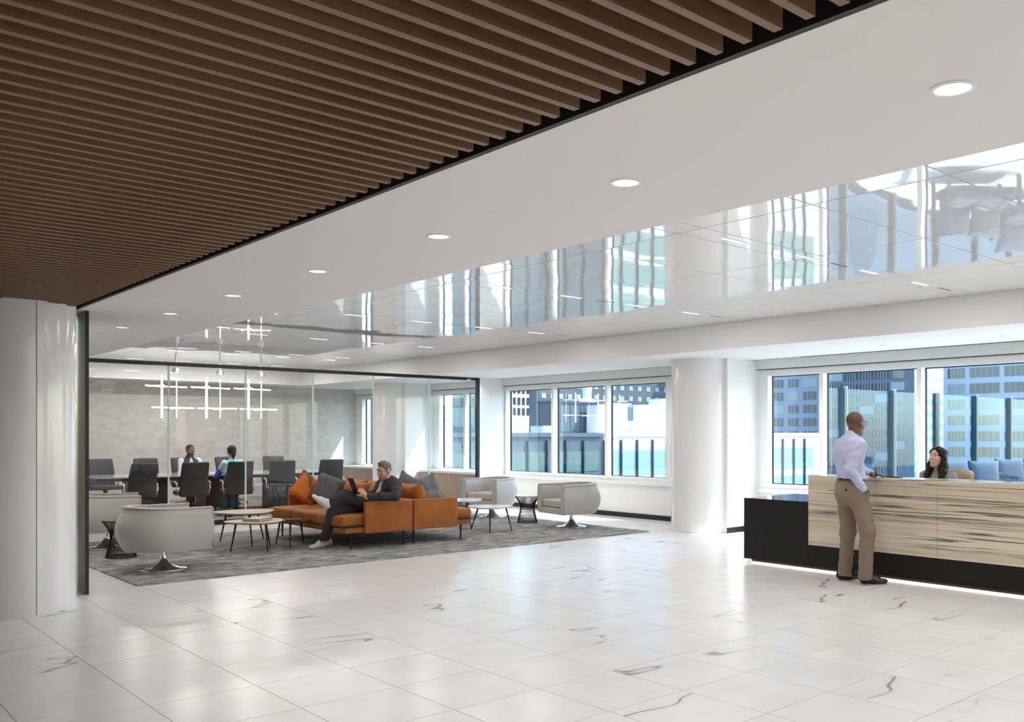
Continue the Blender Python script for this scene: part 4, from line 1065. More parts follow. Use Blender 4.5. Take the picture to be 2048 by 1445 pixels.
# ---------------------------------------------------------------- man on the sofa
def sofa_man():
    D = atD
    root = thing('person', 'seated man in dark blazer with crossed legs reading a tablet', 'person', (6.05, 11.12, 0.012))
    fwd = Vector((-1, -0.08, 0)).normalized(); lat = fwd.cross(DZ)            # his right points away (+y)
    C = D(768.5, 942.5, 12.30); neck = D(775, 960, 12.33); chest = D(777, 979, 12.33); waist = D(763, 999, 12.32); hip = D(742, 1011, 12.32)
    sR = neck - DZ * 0.088 + lat * 0.178; sL = neck - DZ * 0.088 - lat * 0.178
    eL = D(791, 994, 12.02); wL = D(731, 992.5, 11.92)
    eR = D(757, 999, 12.62); wR = D(728, 987, 12.20)
    hpL = hip - lat * 0.09; hpR = hip + lat * 0.09
    kA = D(667, 1024, 12.02); aA = D(649, 1079, 12.08)                      # planted leg
    kB = D(689, 992, 12.02); aB = D(652, 1010, 11.95)                        # crossed leg
    B = Field(); Lh, hb = head(B, root, C, (fwd * 0.95 + lat * -0.10 - DZ * 0.20), SK2, 1.03)
    B.cone(C - DZ * 0.07 - fwd * 0.015, neck - DZ * 0.03, 0.058, 0.062, 0.03); torso(B, neck, chest, waist, hip, lat, 0.185, ex=-0.02)
    limb(B, [sR, eR, wR], [0.048, 0.036, 0.027]); limb(B, [sL, eL, wL], [0.048, 0.036, 0.027])
    limb(B, [hpR, kA, aA], [0.07, 0.05, 0.036]); limb(B, [hpL, kB, aB], [0.07, 0.05, 0.036])
    hand(B, wL, D(719, 978, 11.95) - wL, -AV * 0.6 + RV * 0.5, -RV * 0.6 + DZ * 0.5, 0.55, 1.0)
    hand(B, wR, D(716, 978, 12.12) - wR, AV, -RV + DZ * 0.3, 0.55, 1.0)
    field_obj('body', B, 0.008, SK2, root)
    Jm = pmat('aubergine_blazer', (0.032, 0.025, 0.030), 0.85, noise=(50, 0.15)); Wm = pmat('white_pink_shirt', (0.66, 0.60, 0.62), 0.75)
    S = Field(); torso(S, neck, chest, waist, hip, lat, 0.183, ex=-0.004); S.cone(neck - DZ * 0.06, neck + DZ * 0.01 + fwd * 0.006, 0.080, 0.068, 0.02); S.cut(C, (0.07, 0.07, 0.105))
    field_obj('shirt', S, 0.008, Wm, root)
    J = Field(); torso(J, neck - fwd * 0.012, chest - fwd * 0.012, waist - fwd * 0.01, hip - fwd * 0.01, lat, 0.190, ex=0.016, fd=0.70)
    limb(J, [sR, eR, wR + (eR - wR).normalized() * 0.03], [0.070, 0.056, 0.045], 0.03); limb(J, [sL, sL + (eL - sL) * 0.5, eL], [0.073, 0.065, 0.056], 0.03); limb(J, [eL, eL + (wL - eL) * 0.5, wL + (eL - wL).normalized() * 0.035], [0.056, 0.053, 0.044], 0.03)
    vx = (neck + fwd * 0.12 - DZ * 0.02); vw = (waist + fwd * 0.17 - DZ * 0.02)
    axv = [tuple(lat), tuple((vw - vx).normalized()), tuple(lat.cross((vw - vx).normalized()))]
    J.cut((vx + vw) / 2 + fwd * 0.02, (0.062, 0.24, 0.10), axv, 0.012); J.cut(C - DZ * 0.02, (0.085, 0.09, 0.135))
    field_obj('blazer', J, 0.008, Jm, root, wob=(0.005, 40))
    for s_ in (-1, 1):
        a = neck + lat * (0.07 * s_) + fwd * 0.035 + DZ * 0.005; b_ = chest + lat * (0.085 * s_) + fwd * 0.135; c_ = waist + lat * 0.03 * s_ + fwd * 0.145
        MB().path([a - root.location, b_ - root.location, c_ - root.location], [0.012, 0.022, 0.008], 6).build('lapel', Jm, root, smooth=True)
    MB().tube(wL + (eL - wL).normalized() * 0.045 - root.location, wL + (eL - wL).normalized() * 0.004 - root.location, 0.039, 0.037, 14).build('cuff', Wm, root, smooth=True, angle=40)
    MB().lathe([(0.060, 0.0), (0.067, 0.0), (0.064, 0.034), (0.058, 0.034)], 22, caps=False).build('collar', Wm, root, smooth=True, loc=tuple(neck - DZ * 0.010 - root.location), rot=(0.1, -0.25, 0))
    T_ = Field(); T_.cone(hip - lat * 0.06, hip + lat * 0.06, 0.135, None, 0.05)
    limb(T_, [hpR, kA, aA + DZ * 0.01], [0.102, 0.080, 0.062], 0.035); limb(T_, [hpL, kB, aB + (kB - aB).normalized() * 0.05], [0.102, 0.080, 0.064], 0.03)
    T_.plane((0, 0, 0.105), -DZ)
    field_obj('trousers', T_, 0.008, pmat('charcoal_plum_trousers', (0.040, 0.034, 0.042), 0.85), root, wob=(0.005, 36))
    Hf = Field(); ax = fmat(hb)
    Hf.ell(Lh(0, -0.014, 0.036), (0.081, 0.101, 0.092), ax, 0.01); Hf.cut(Lh(0, 0.112, -0.012), (0.13, 0.092, 0.106), ax, 0.012); Hf.plane(Lh(0, 0, -0.062), -hb[2]); Hf.ell(Lh(0.01, 0.012, 0.108), (0.055, 0.055, 0.026), ax, 0.03)
    field_obj('hair', Hf, 0.007, HAIRG, root, wob=(0.004, 90))
    Bd = Field(); Bd.ell(Lh(0, 0.026, -0.070), (0.0595, 0.070, 0.052), ax, 0.01); Bd.cone(Lh(-0.018, 0.064, -0.098), Lh(0.018, 0.064, -0.098), 0.0225, None, 0.03); Bd.cut(Lh(0, 0.09, -0.035), (0.040, 0.05, 0.032), ax)
    field_obj('stubble', Bd, 0.006, pmat('stubble_shadow', (0.30, 0.165, 0.12), 0.7), root)
    face_parts(root, Lh, LIP, HAIRG)
    W_ = pmat('white_leather', (0.66, 0.63, 0.60), 0.5); So = pmat('white_sole', (0.60, 0.58, 0.56), 0.6)
    shoe(root, atZ(661, 1090, 0.016), atZ(620, 1100, 0.016), W_, So, hgt=0.10, w=0.048)
    hB = D(655, 1022, 11.93); tB = D(620, 992, 11.86)
    shoe(root, hB, tB, W_, So, up=(kB - aB) * 1.0 + DZ * 0.5, hgt=0.09, w=0.046)
    tp = thing('tablet', 'black tablet in a folio held by the seated man', 'tablet', tuple(D(707, 973, 12.02)), 0)
    # screen faces the reader
    f_ = (C - D(707, 973, 12.02)).normalized(); rr, ff, uu = basis(f_); mt = Matrix((rr, ff, uu)).transposed().to_4x4()
    tp.rotation_euler = mt.to_euler()
    MB().box(-0.085, 0.085, -0.006, 0.0, -0.12, 0.12).build('folio', M['black'], tp, bevel=0.004)
    MB().box(-0.078, 0.078, 0.0, 0.006, -0.112, 0.112).build('screen', M['smoke_glass'], tp, bevel=0.002)
sofa_man()

# ---------------------------------------------------------------- receptionist
def receptionist():
    D = atD
    root = thing('person', 'smiling woman with long dark hair seated behind the desk', 'person', (9.62, 4.68, 0))
    C = D(1874.5, 915, 9.95); neck = D(1876, 942, 9.98); fwd = (-RV * 0.75 - AV * 0.55).normalized(); lat = fwd.cross(DZ)
    chest = neck - DZ * 0.20; waist = neck - DZ * 0.40; hip = neck - DZ * 0.58 + fwd * 0.02
    sR = neck - DZ * 0.06 + lat * 0.16; sL = neck - DZ * 0.06 - lat * 0.16
    eR = sR - DZ * 0.26 + fwd * 0.05; eL = sL - DZ * 0.26 + fwd * 0.05; wR = eR + fwd * 0.22 - DZ * 0.02 - lat * 0.03; wL = eL + fwd * 0.22 - DZ * 0.02 + lat * 0.03
    B = Field(); Lh, hb = head(B, root, C, (-RV * 0.80 - AV * 0.55 + DZ * 0.08), SK3, 0.95); ax = fmat(hb)
    B.cone(C - DZ * 0.06 - fwd * 0.01, neck - DZ * 0.03, 0.047, 0.052, 0.03); torso(B, neck, chest, waist, hip, lat, 0.155, ex=-0.035)
    limb(B, [sR, eR, wR], [0.04, 0.032, 0.023]); limb(B, [sL, eL, wL], [0.04, 0.032, 0.023])
    for s_ in (-1, 1):
        h_ = hip + lat * 0.085 * s_; kn = h_ + fwd * 0.36; limb(B, [h_, kn, kn - DZ * 0.42], [0.075, 0.052, 0.036]); B.cone(kn - DZ * 0.45, kn - DZ * 0.47 + fwd * 0.14, 0.036, 0.026, 0.02)
    hand(B, wR, fwd, DZ, -lat, 0.2, 0.9); hand(B, wL, fwd, DZ, lat, 0.2, 0.9)
    field_obj('body', B, 0.0075, SK3, root)
    S = Field(); torso(S, neck, chest, waist, hip, lat, 0.158, ex=-0.012); limb(S, [sR, eR, wR], [0.062, 0.05, 0.036]); limb(S, [sL, eL, wL], [0.062, 0.05, 0.036]); S.cone(neck - DZ * 0.05, neck - DZ * 0.012, 0.075, 0.060, 0.02); S.cut(neck + DZ * 0.06, (0.062, 0.062, 0.06))
    field_obj('sweater', S, 0.008, pmat('heather_grey_knit', (0.26, 0.24, 0.245), 0.95, noise=(60, 0.12)), root, wob=(0.002, 50))
    T_ = Field(); T_.cone(hip - lat * 0.06, hip + lat * 0.06, 0.125, None, 0.05)
    for s_ in (-1, 1):
        h_ = hip + lat * 0.085 * s_; kn = h_ + fwd * 0.36; limb(T_, [h_, kn, kn - DZ * 0.40], [0.092, 0.07, 0.055])
    field_obj('trousers', T_, 0.011, M['charcoal'], root)
    Hf = Field(); Hf.ell(Lh(0, -0.020, 0.042), (0.087, 0.103, 0.082), ax, 0.02)
    for s_ in (-1, 1):
        Hf.cone(Lh(0.070 * s_, -0.015, 0.03), Lh(0.086 * s_, 0.0, -0.10), 0.028, 0.036, 0.03); Hf.cone(Lh(0.086 * s_, 0.0, -0.10), Lh(0.095 * s_, 0.05, -0.235), 0.036, 0.036, 0.03)
    Hf.cone(Lh(0, -0.06, 0.02), Lh(0.0, -0.075, -0.20), 0.065, 0.075, 0.04); Hf.cone(Lh(-0.05, -0.05, -0.08), Lh(-0.07, -0.04, -0.22), 0.05, 0.05, 0.03); Hf.cone(Lh(0.05, -0.05, -0.08), Lh(0.07, -0.04, -0.22), 0.05, 0.05, 0.03)
    Hf.cut(Lh(0, 0.10, -0.035), (0.066, 0.10, 0.115), ax, 0.015)
    field_obj('hair', Hf, 0.007, HAIRD, root, wob=(0.006, 70))
    face_parts(root, Lh, LIP, HAIRD)
    o = root.location
    MB().path([Lh(-0.021, 0.088, -0.0525) - o, Lh(-0.010, 0.0968, -0.057) - o, Lh(0.010, 0.0968, -0.057) - o, Lh(0.021, 0.088, -0.0525) - o], [0.0015, 0.0042, 0.0042, 0.0015], 6).build('teeth', pmat('teeth_white', (0.8, 0.78, 0.74), 0.3), root, smooth=True)
    MB().ball(Lh(0.079, 0.0, -0.048) - o, 0.008, 8, 6).build('earring', pmat('gold_earring', (0.8, 0.55, 0.2), 0.25, metal=1.0), root, smooth=True)
receptionist()

# ---------------------------------------------------------------- two people in the conference room
def seated(label, chair, fwd, C, headf, skin, hairf, cloth, h=0.011, arms=None, tr=None):
    root = thing('person', label, 'person', (chair[0], chair[1], 0)); fwd = Vector(fwd).normalized(); lat = fwd.cross(DZ)
    C = Vector(C); neck = C - DZ * 0.155 - fwd * 0.03; chest = neck - DZ * 0.20; waist = neck - DZ * 0.40 - fwd * 0.01; hip = Vector((chair[0], chair[1], 0.585)) - fwd * 0.05
    sR = neck - DZ * 0.06 + lat * 0.175; sL = neck - DZ * 0.06 - lat * 0.175
    eR, wR, eL, wL = arms(sR, sL, fwd, lat)
    B = Field(); Lh, hb = head(B, root, C, headf, skin, 1.0)
    B.cone(C - DZ * 0.07 - fwd * 0.01, neck - DZ * 0.03, 0.055, 0.06, 0.03); torso(B, neck, chest, waist, hip, lat, 0.165, ex=-0.025)
    limb(B, [sR, eR, wR], [0.046, 0.036, 0.026]); limb(B, [sL, eL, wL], [0.046, 0.036, 0.026])
    legs = []
    for s_ in (-1, 1):
        h_ = hip + lat * 0.09 * s_; kn = h_ + fwd * 0.42; an = kn - DZ * 0.47 + fwd * 0.02; legs.append((h_, kn, an)); limb(B, [h_, kn, an], [0.075, 0.052, 0.038]); B.cone(an, an + fwd * 0.15 - DZ * 0.03, 0.04, 0.032, 0.02)
    for w_, e_, sd in ((wR, eR, -1), (wL, eL, 1)): hand(B, w_, (w_ - e_), DZ, lat * sd, 0.25, 0.95)
    field_obj('body', B, h * 0.85, skin, root)
    cloth(root, neck, chest, waist, hip, lat, fwd, sR, eR, wR, sL, eL, wL, C, h)
    T_ = Field(); T_.cone(hip - lat * 0.06, hip + lat * 0.06, 0.13, None, 0.05)
    for l in legs: limb(T_, [l[0], l[1], l[2] + DZ * 0.03], [0.095, 0.075, 0.06])
    field_obj('trousers', T_, h * 1.3, tr, root)
    hairf(root, Lh, fmat(hb), h); face_parts(root, Lh, LIP, HAIRB)
    return root
def man_arms(sR, sL, f, l):
    eR = sR - DZ * 0.25 + f * 0.10 + l * 0.05; eL = sL - DZ * 0.25 + f * 0.10 - l * 0.05; return eR, eR + f * 0.24 - l * 0.08 + DZ * 0.02, eL, eL + f * 0.24 + l * 0.08 + DZ * 0.02
def man_cloth(root, neck, chest, waist, hip, lat, fwd, sR, eR, wR, sL, eL, wL, C, h):
    S = Field(); torso(S, neck, chest, waist, hip, lat, 0.168, ex=-0.006); limb(S, [sR, eR, wR], [0.066, 0.054, 0.040]); limb(S, [sL, eL, wL], [0.066, 0.054, 0.040]); S.cone(neck - DZ * 0.05, neck + DZ * 0.01, 0.08, 0.066, 0.02); S.cut(C, (0.07, 0.07, 0.105))
    field_obj('shirt', S, h, pmat('pale_lilac_shirt', (0.58, 0.58, 0.74), 0.8), root)
    V_ = Field(); torso(V_, neck, chest, waist, hip, lat, 0.166, ex=0.012, fd=0.72); V_.cone(neck - DZ * 0.05, neck + DZ * 0.02, 0.09, 0.078, 0.02); V_.cut(C - DZ * 0.02, (0.075, 0.078, 0.12)); V_.cut(neck + fwd * 0.15 - DZ * 0.10, (0.05, 0.10, 0.20), [tuple(lat), tuple(fwd), (0, 0, 1)])
    field_obj('vest', V_, h, pmat('black_vest', (0.018, 0.018, 0.022), 0.8), root)
def man_hair(root, Lh, ax, h):
    Hf = Field(); Hf.ell(Lh(0, -0.018, 0.040), (0.082, 0.100, 0.085), ax, 0.01); Hf.cut(Lh(0, 0.11, -0.03), (0.09, 0.085, 0.12), ax); Hf.cut(Lh(0, 0.02, -0.085), (0.12, 0.10, 0.08), ax); field_obj('hair', Hf, 0.009, HAIRB, root)
    Bd = Field(); Bd.ell(Lh(0, 0.026, -0.072), (0.061, 0.072, 0.050), ax, 0.01); Bd.cut(Lh(0, 0.09, -0.035), (0.040, 0.05, 0.034), ax); field_obj('beard', Bd, 0.008, HAIRB, root)
Cm = atD(380.5, 901.5, 18.80)
seated('man in black vest smiling across the conference table', (Cm.x + 0.02, 19.62), (0.08, -1, 0), Cm, (RV * 0.75 - AV * 0.60), SK1, man_hair, man_cloth, arms=man_arms, tr=M['charcoal'])
def wo_arms(sR, sL, f, l):
    eL = sL - DZ * 0.24 + f * 0.14 - l * 0.06; eR = sR - DZ * 0.25 + f * 0.10 + l * 0.04; return eR, eR + f * 0.22 - l * 0.10 + DZ * 0.03, eL, eL + f * 0.25 + l * 0.03 + DZ * 0.025
def wo_cloth(root, neck, chest, waist, hip, lat, fwd, sR, eR, wR, sL, eL, wL, C, h):
    aq = pmat('aqua_knit', (0.34, 0.66, 0.68), 0.9); bl_ = pmat('cobalt_knit', (0.07, 0.09, 0.50), 0.9); lv = pmat('lavender_knit', (0.50, 0.54, 0.78), 0.9); gn = pmat('deep_teal_knit', (0.05, 0.14, 0.15), 0.9)
    S = Field(); torso(S, neck, chest, chest - DZ * 0.02, chest - DZ * 0.03, lat, 0.162, ex=0.0); S.cone(neck - DZ * 0.05, neck, 0.08, 0.064, 0.02); limb(S, [sR, sR + (eR - sR) * 0.55], [0.066, 0.06]); limb(S, [sL, sL + (eL - sL) * 0.55], [0.066, 0.06]); field_obj('sweater_yoke', S, h, aq, root)
    S = Field(); torso(S, chest, waist + DZ * 0.10, waist, hip, lat, 0.13, ex=-0.002); field_obj('sweater_body', S, h, gn, root)
    for s_, e_, w_ in ((sR, eR, wR), (sL, eL, wL)):
        S = Field(); limb(S, [s_ + (e_ - s_) * 0.52, e_], [0.062, 0.056]); field_obj('sleeve_band', S, h, bl_, root)
        S = Field(); limb(S, [e_, w_ + (e_ - w_).normalized() * 0.03], [0.055, 0.042]); field_obj('lower_sleeve', S, h, lv, root)
def wo_hair(root, Lh, ax, h):
    Hf = Field(); Hf.ell(Lh(0, -0.024, 0.038), (0.084, 0.100, 0.086), ax, 0.02); Hf.ell(Lh(0, -0.05, -0.01), (0.07, 0.06, 0.07), ax, 0.03); Hf.cut(Lh(0, 0.10, -0.03), (0.085, 0.085, 0.12), ax)
    Hf.cone(Lh(0, -0.10, 0.0), Lh(0, -0.125, -0.06), 0.028, 0.034, 0.03); Hf.cone(Lh(0, -0.125, -0.06), Lh(0, -0.105, -0.14), 0.034, 0.018, 0.03); field_obj('hair', Hf, 0.009, HAIRB, root)
Cw = atD(463, 904, 17.35)
seated('woman in colour block sweater with low ponytail at the table', (Cw.x + 0.06, 17.13), (-0.30, 1, 0), Cw, (-RV * 0.62 + AV * 0.78 - DZ * 0.15), SK3, wo_hair, wo_cloth, arms=wo_arms, tr=pmat('teal_trousers', (0.03, 0.08, 0.10), 0.9))
# ================================================================== outside
gnd = box('ground', pmat('street_asphalt', (0.16, 0.16, 0.165), 0.9, noise=(0.05, 0.2)), 12.6, 900, -400, 900, -30, -28)
meta(gnd, 'distant street level far below the windows', 'ground', kind='structure')
M['b_white'] = pmat('precast_white', (0.74, 0.74, 0.72), 0.7, noise=(0.2, 0.04))
M['b_grey'] = pmat('tower_grey_stone', (0.30, 0.35, 0.43), 0.7, noise=(0.05, 0.08))
M['b_light'] = pmat('tower_pale_stone', (0.52, 0.57, 0.66), 0.7, noise=(0.05, 0.05))
M['b_dark'] = pmat('tower_dark_stone', (0.115, 0.15, 0.20), 0.6, noise=(0.05, 0.1))
M['b_brick'] = pmat('dark_brick', (0.075, 0.085, 0.105), 0.8, noise=(0.6, 0.2))
M['b_glass'] = pmat('tower_window_glass', (0.035, 0.055, 0.075), 0.08, ior=1.7)
M['b_glass2'] = pmat('tower_window_blind', (0.34, 0.38, 0.38), 0.3)
M['b_teal'] = pmat('teal_glazing', (0.11, 0.24, 0.26), 0.10, ior=1.6)
M['b_mint'] = pmat('pale_teal_glazing', (0.17, 0.33, 0.32), 0.15)
M['b_fin'] = pmat('dark_blue_fin', (0.025, 0.045, 0.075), 0.4)
M['b_line'] = pmat('facade_mullion', (0.42, 0.47, 0.54), 0.5)

def tower(label, plane, coord, u0, u1, z0, z1, wall, cols, rows, glassm, depth=25.0, group=None, alt=None, mull=3, blank_top=0.0):
    """box building; plane 'X' faces -x (u along y), plane 'Y' faces -y (u along x).
    cols: list of (u start, width); rows: list of (z start, height)"""
    cu = (u0 + u1) / 2
    t = thing('building', label, 'building', (coord, cu, -28) if plane == 'X' else (cu, coord, -28), group=group)
    def bx(mb, a, b, p0, p1, c, d):
        if plane == 'X': mb.box(p0, p1, a - cu, b - cu, c + 28, d + 28)
        else: mb.box(a - cu, b - cu, p0, p1, c + 28, d + 28)
        return mb
    bx(MB(), u0, u1, 0, depth, z0, z1).build('wall', wall, t)
    cache = {}
    for ri, (zs, h) in enumerate(rows):
        for ci, (us, w) in enumerate(cols):
            g = glassm if not alt or (ri * 7 + ci * 3) % 5 else alt
            key = (round(w, 2), round(h, 2), g.name)
            if key not in cache:
                mb = MB()
                if plane == 'X': mb.box(-0.08, 0.0, 0, w, 0, h)
                else: mb.box(0, w, -0.08, 0.0, 0, h)
                me = mb.mesh('window', g)
                mm = MB()
                for k in range(1, mull):
                    p = w * k / mull
                    if plane == 'X': mm.box(-0.14, -0.08, p - 0.06, p + 0.06, 0, h)
                    else: mm.box(p - 0.06, p + 0.06, -0.14, -0.08, 0, h)
                cache[key] = (me, mm.mesh('mullions', M['b_line']) if mull > 1 else None)
            me, mm = cache[key]
            o = link('window', me, t, (0, us - cu, zs + 28) if plane == 'X' else (us - cu, 0, zs + 28))
            if mm: link('mullions', mm, o)
    return t
def spanX(x, X): return atX(x, 860, X).y
def spanY(x, Y): return atY(x, 860, Y).x
def zAt(y, d): return EYE + (Y_HOR - y) / F_PX * d
def colsX(xs, X):
    out = []
    for a, b in xs:
        y0, y1 = sorted((spanX(a, X), spanX(b, X))); out.append((y0, y1 - y0))
    return out
def rowsD(ys, d): return [(zAt(b, d), zAt(a, d) - zAt(b, d)) for a, b in ys]
# grey tower seen in the narrow window
Xp = 212.0
tower('grey banded office tower seen through the narrow reception window', 'X', Xp, spanX(1652, Xp), spanX(1470, Xp), -28, 70, M['b_grey'],
      colsX([(1606.5, 1632.7), (1576.5, 1597), (1547, 1567), (1517, 1538), (1487, 1508)], Xp), rowsD([(733 + 26 * k, 749 + 26 * k) for k in range(-4, 8)], 251), M['b_glass'], alt=M['b_glass2'])
Xp = 198.0
tower('dark blue office tower behind the standing man', 'X', Xp, spanX(1812, Xp), spanX(1640, Xp), -28, 75, M['b_dark'],
      colsX([(1782, 1809), (1751, 1778), (1720, 1747), (1689, 1716), (1658, 1685)], Xp), rowsD([(721.5 + 23 * k, 737 + 23 * k) for k in range(-3, 12)], 219), M['b_glass'], alt=M['b_glass2'], mull=5, depth=4.0)
Yp = 330.0
u0, u1 = spanY(1795, Yp), spanY(1905, Yp)
tower('sunlit white tower between the dark and pale towers', 'Y', 150.0, spanY(1806, 150.0), spanY(1900, 150.0), -28, 110, M['b_white'],
      [(spanY(1817, 150.0), 7), (spanY(1838, 150.0), 10), (spanY(1858, 150.0), 10), (spanY(1876, 150), 9)], rowsD([(722 + 25 * k, 733 + 25 * k) for k in range(-4, 10)], 300), M['b_grey'], mull=2)
Xp = 209.0
tower('pale stone office tower behind the receptionist', 'X', Xp, spanX(2200, Xp), spanX(1887, Xp), -28, 80, M['b_light'],
      colsX([(1896, 1930), (1940, 1999), (2009, 2068), (2078, 2137)], Xp), rowsD([(703 + 32 * k, 723 + 32 * k) for k in range(-3, 9)], 210), M['b_glass'], alt=M['b_glass2'], mull=5)
# low neighbour with fins, roof level with the eye
Yp = 68.0
def low_block(label, xa, xb, wall, glaz, fin, spand):
    u0, u1 = xa, xb; cu = (u0 + u1) / 2; P_ = 2.4
    t = thing('building', label, 'building', (cu, Yp, -28))
    zt = 1.45 + 28; w2 = (u1 - u0) / 2
    MB().box(-w2, w2, 0, 14, 0, zt).build('wall', wall, t)
    MB().box(-w2, w2, -0.25, 0.0, zt - 0.25, zt + 0.15).build('parapet', wall, t)
    n = int((u1 - u0) / P_)
    gm = MB().box(0.22, P_ - 0.22, -0.06, 0, 0, 2.05).mesh('window', glaz)
    sm = MB().box(0.1, P_ - 0.1, -0.08, 0, 0, 0.5).mesh('spandrel', spand)
    fm = MB().box(-0.08, 0.08, -0.28, 0, 0, zt - 0.9).mesh('fin', fin)
    for k in range(n):
        x = -w2 + k * P_
        for f in range(6):
            zb = zt - 3.75 - 3.6 * f
            link('window', gm, t, (x, 0, zb)); link('spandrel', sm, t, (x, 0, zb - 0.62))
        link('fin', fm, t, (x, 0, 0.3))
    return t
low_block('neighbour building half painted dark teal for its shade, below the brick tower', 45.0, 64.4, pmat('shaded_grey_panel', (0.055, 0.08, 0.11), 0.5), pmat('shaded_teal_glazing', (0.05, 0.12, 0.13), 0.10, ior=1.6), M['b_fin'], pmat('shaded_spandrel', (0.05, 0.085, 0.13), 0.4))  # left half of the facade, its shade put into these dark colours
low_block('white neighbour building with dark vertical fins', 64.75, 105.2, M['b_white'], M['b_mint'], M['b_fin'], pmat('mint_panel', (0.20, 0.36, 0.28), 0.5))
# roof machinery
ph = thing('penthouse', 'dark clad plant room on the neighbour roof', 'plant room', (61.5, 74.0, 1.45))
w0, w1 = spanY(1100, 74.0), spanY(1197, 74.0)
ph.location.x = (w0 + w1) / 2; hw = (w1 - w0) / 2
MB().box(-hw, hw, 0, 2, 0, 3.4).build('body', pmat('navy_cladding', (0.055, 0.075, 0.10), 0.5), ph)
for k in range(5): MB().box(-hw + 2 * hw * k / 5 + 0.05, -hw + 2 * hw * (k + 1) / 5 - 0.05, -0.06, 0, 0.3, 3.1).build('cladding_panel', pmat('navy_cladding_panel', (0.075, 0.10, 0.13), 0.45), ph)
MB().box(-hw - 0.1, hw + 0.1, -0.15, 2.1, 3.4, 3.6).build('roof_edge', M['b_fin'], ph)
def pxbox(name, label, cat, xa, xb, ya, yb, Y, mat, depth=2.0, louv=0, extra=None, group=None):
    a, b = spanY(xa, Y), spanY(xb, Y); dm = Y / ray((xa + xb) / 2, 860).y
    z0, z1 = zAt(yb, dm), zAt(ya, dm)
    t = thing(name, label, cat, ((a + b) / 2, Y, z0), group=group); h = (b - a) / 2
    MB().box(-h, h, 0, depth, 0, z1 - z0).build('casing', mat, t)
    for k in range(louv):
        zz = (z1 - z0) * (0.15 + 0.7 * k / louv); MB().box(-h * 0.8, h * 0.8, -0.08, 0, zz, zz + (z1 - z0) * 0.35 / louv).build('louvre', M['b_line'], t)
    MB().box(-h * 1.04, h * 1.04, -0.05, depth, z1 - z0, z1 - z0 + 0.1).build('cap', M['b_line'], t)
    return t
vt = thing('roof_vent', 'pale round exhaust stack on the dark plant room', 'vent', (atY(1174, 808, 75.0).x, 75.0, 5.05))
MB().lathe([(1.1, 0), (0.55, 0.45), (0.5, 0.5), (0.5, 1.4), (0.6, 1.4), (0.6, 1.6)], 20).build('stack', M['b_white'], vt, smooth=True, angle=40)
MB().lathe([(0.62, 1.6), (0.3, 1.85)], 20).build('cowl', M['b_white'], vt, smooth=True, angle=40)
pxbox('roof_unit', 'white louvred air unit beside the dark plant room', 'roof unit', 1198, 1222, 812, 867, 71.5, M['b_white'], louv=6)
pxbox('roof_unit', 'grey glazed roof cabin between the white air units', 'roof unit', 1262, 1284, 815, 842, 72.5, pmat('cabin_grey', (0.20, 0.24, 0.28), 0.4), louv=0)
pxbox('roof_unit', 'broad white screen wall on the neighbour roof', 'roof unit', 1224, 1262, 809, 868, 73.0, M['b_white'])
pxbox('roof_unit', 'tall white air handling unit on the neighbour roof', 'roof unit', 1285, 1318, 812, 868, 71.0, M['b_white'], louv=5)
pxbox('roof_unit', 'stepped white duct box at the right on the roof', 'roof unit', 1322, 1346, 800, 868, 72.0, pmat('duct_white', (0.66, 0.68, 0.70), 0.5), louv=4)
pxbox('roof_unit', 'small white hut at the left end of the roof', 'roof unit', 1086, 1104, 854, 868, 70.0, M['b_white'], louv=2)
rl = thing('roof_railing', 'thin white railing along the neighbour roof edge', 'railing', (atY(1225, 868, 69.5).x, 69.5, 1.6))
xr = atY(1345, 868, 69.5).x - rl.location.x
for k in range(9): MB().tube((xr * k / 8, 0, 0), (xr * k / 8, 0, 1.1), 0.05, None, 6).build('post', M['b_white'], rl)
for z in (0.55, 1.1): MB().tube((0, 0, z), (xr, 0, z), 0.045, None, 6).build('rail', M['b_white'], rl)
# buildings behind the neighbour
Yp2 = 150.0
xs = [1083 + 17.5 * k for k in range(16)]
tower('dark brick tower with small pale windows behind the roof units', 'Y', Yp2, spanY(1073, Yp2), spanY(1352, Yp2), -28, 45, M['b_brick'],
      [(spanY(x, Yp2), 1.2) for x in xs] , rowsD([(733 + 20.5 * k, 742 + 20.5 * k) for k in range(-1, 6)], 215), pmat('pale_brick_window', (0.26, 0.37, 0.46), 0.3), mull=2, depth=2.5)
Yp2 = 180.0
tower('white building with dark square windows at the left window', 'Y', Yp2, spanY(975, Yp2), spanY(1075, Yp2), -28, 24, M['b_white'],
      [(spanY(x, Yp2), 0.85) for x in (985, 998, 1012, 1026, 1035, 1044, 1053, 1062)], rowsD([(784, 790), (798, 812), (818, 832)], 236), M['b_glass'], mull=1)
tower('teal glass office block seen through the conference windows', 'X', 66.0, spanX(955, 66.0), spanX(700, 66.0), -28, 14, pmat('deep_teal_wall', (0.045, 0.10, 0.14), 0.4),
      [(spanX(950 - 20 * k, 66.0), 2.6) for k in range(9)], [(-12 + 3.6 * k, 2.4) for k in range(6)], M['b_teal'], mull=2, depth=3.0)
tower('pale panelled building corner at the conference windows', 'Y', 66.0, spanY(872, 66.0), spanY(905, 66.0), -28, 16, M['b_white'],
      [(spanY(873, 66.0), 1.4)], [(-10 + 3.2 * k, 0.12) for k in range(8)], M['b_line'], mull=1, depth=1.5)

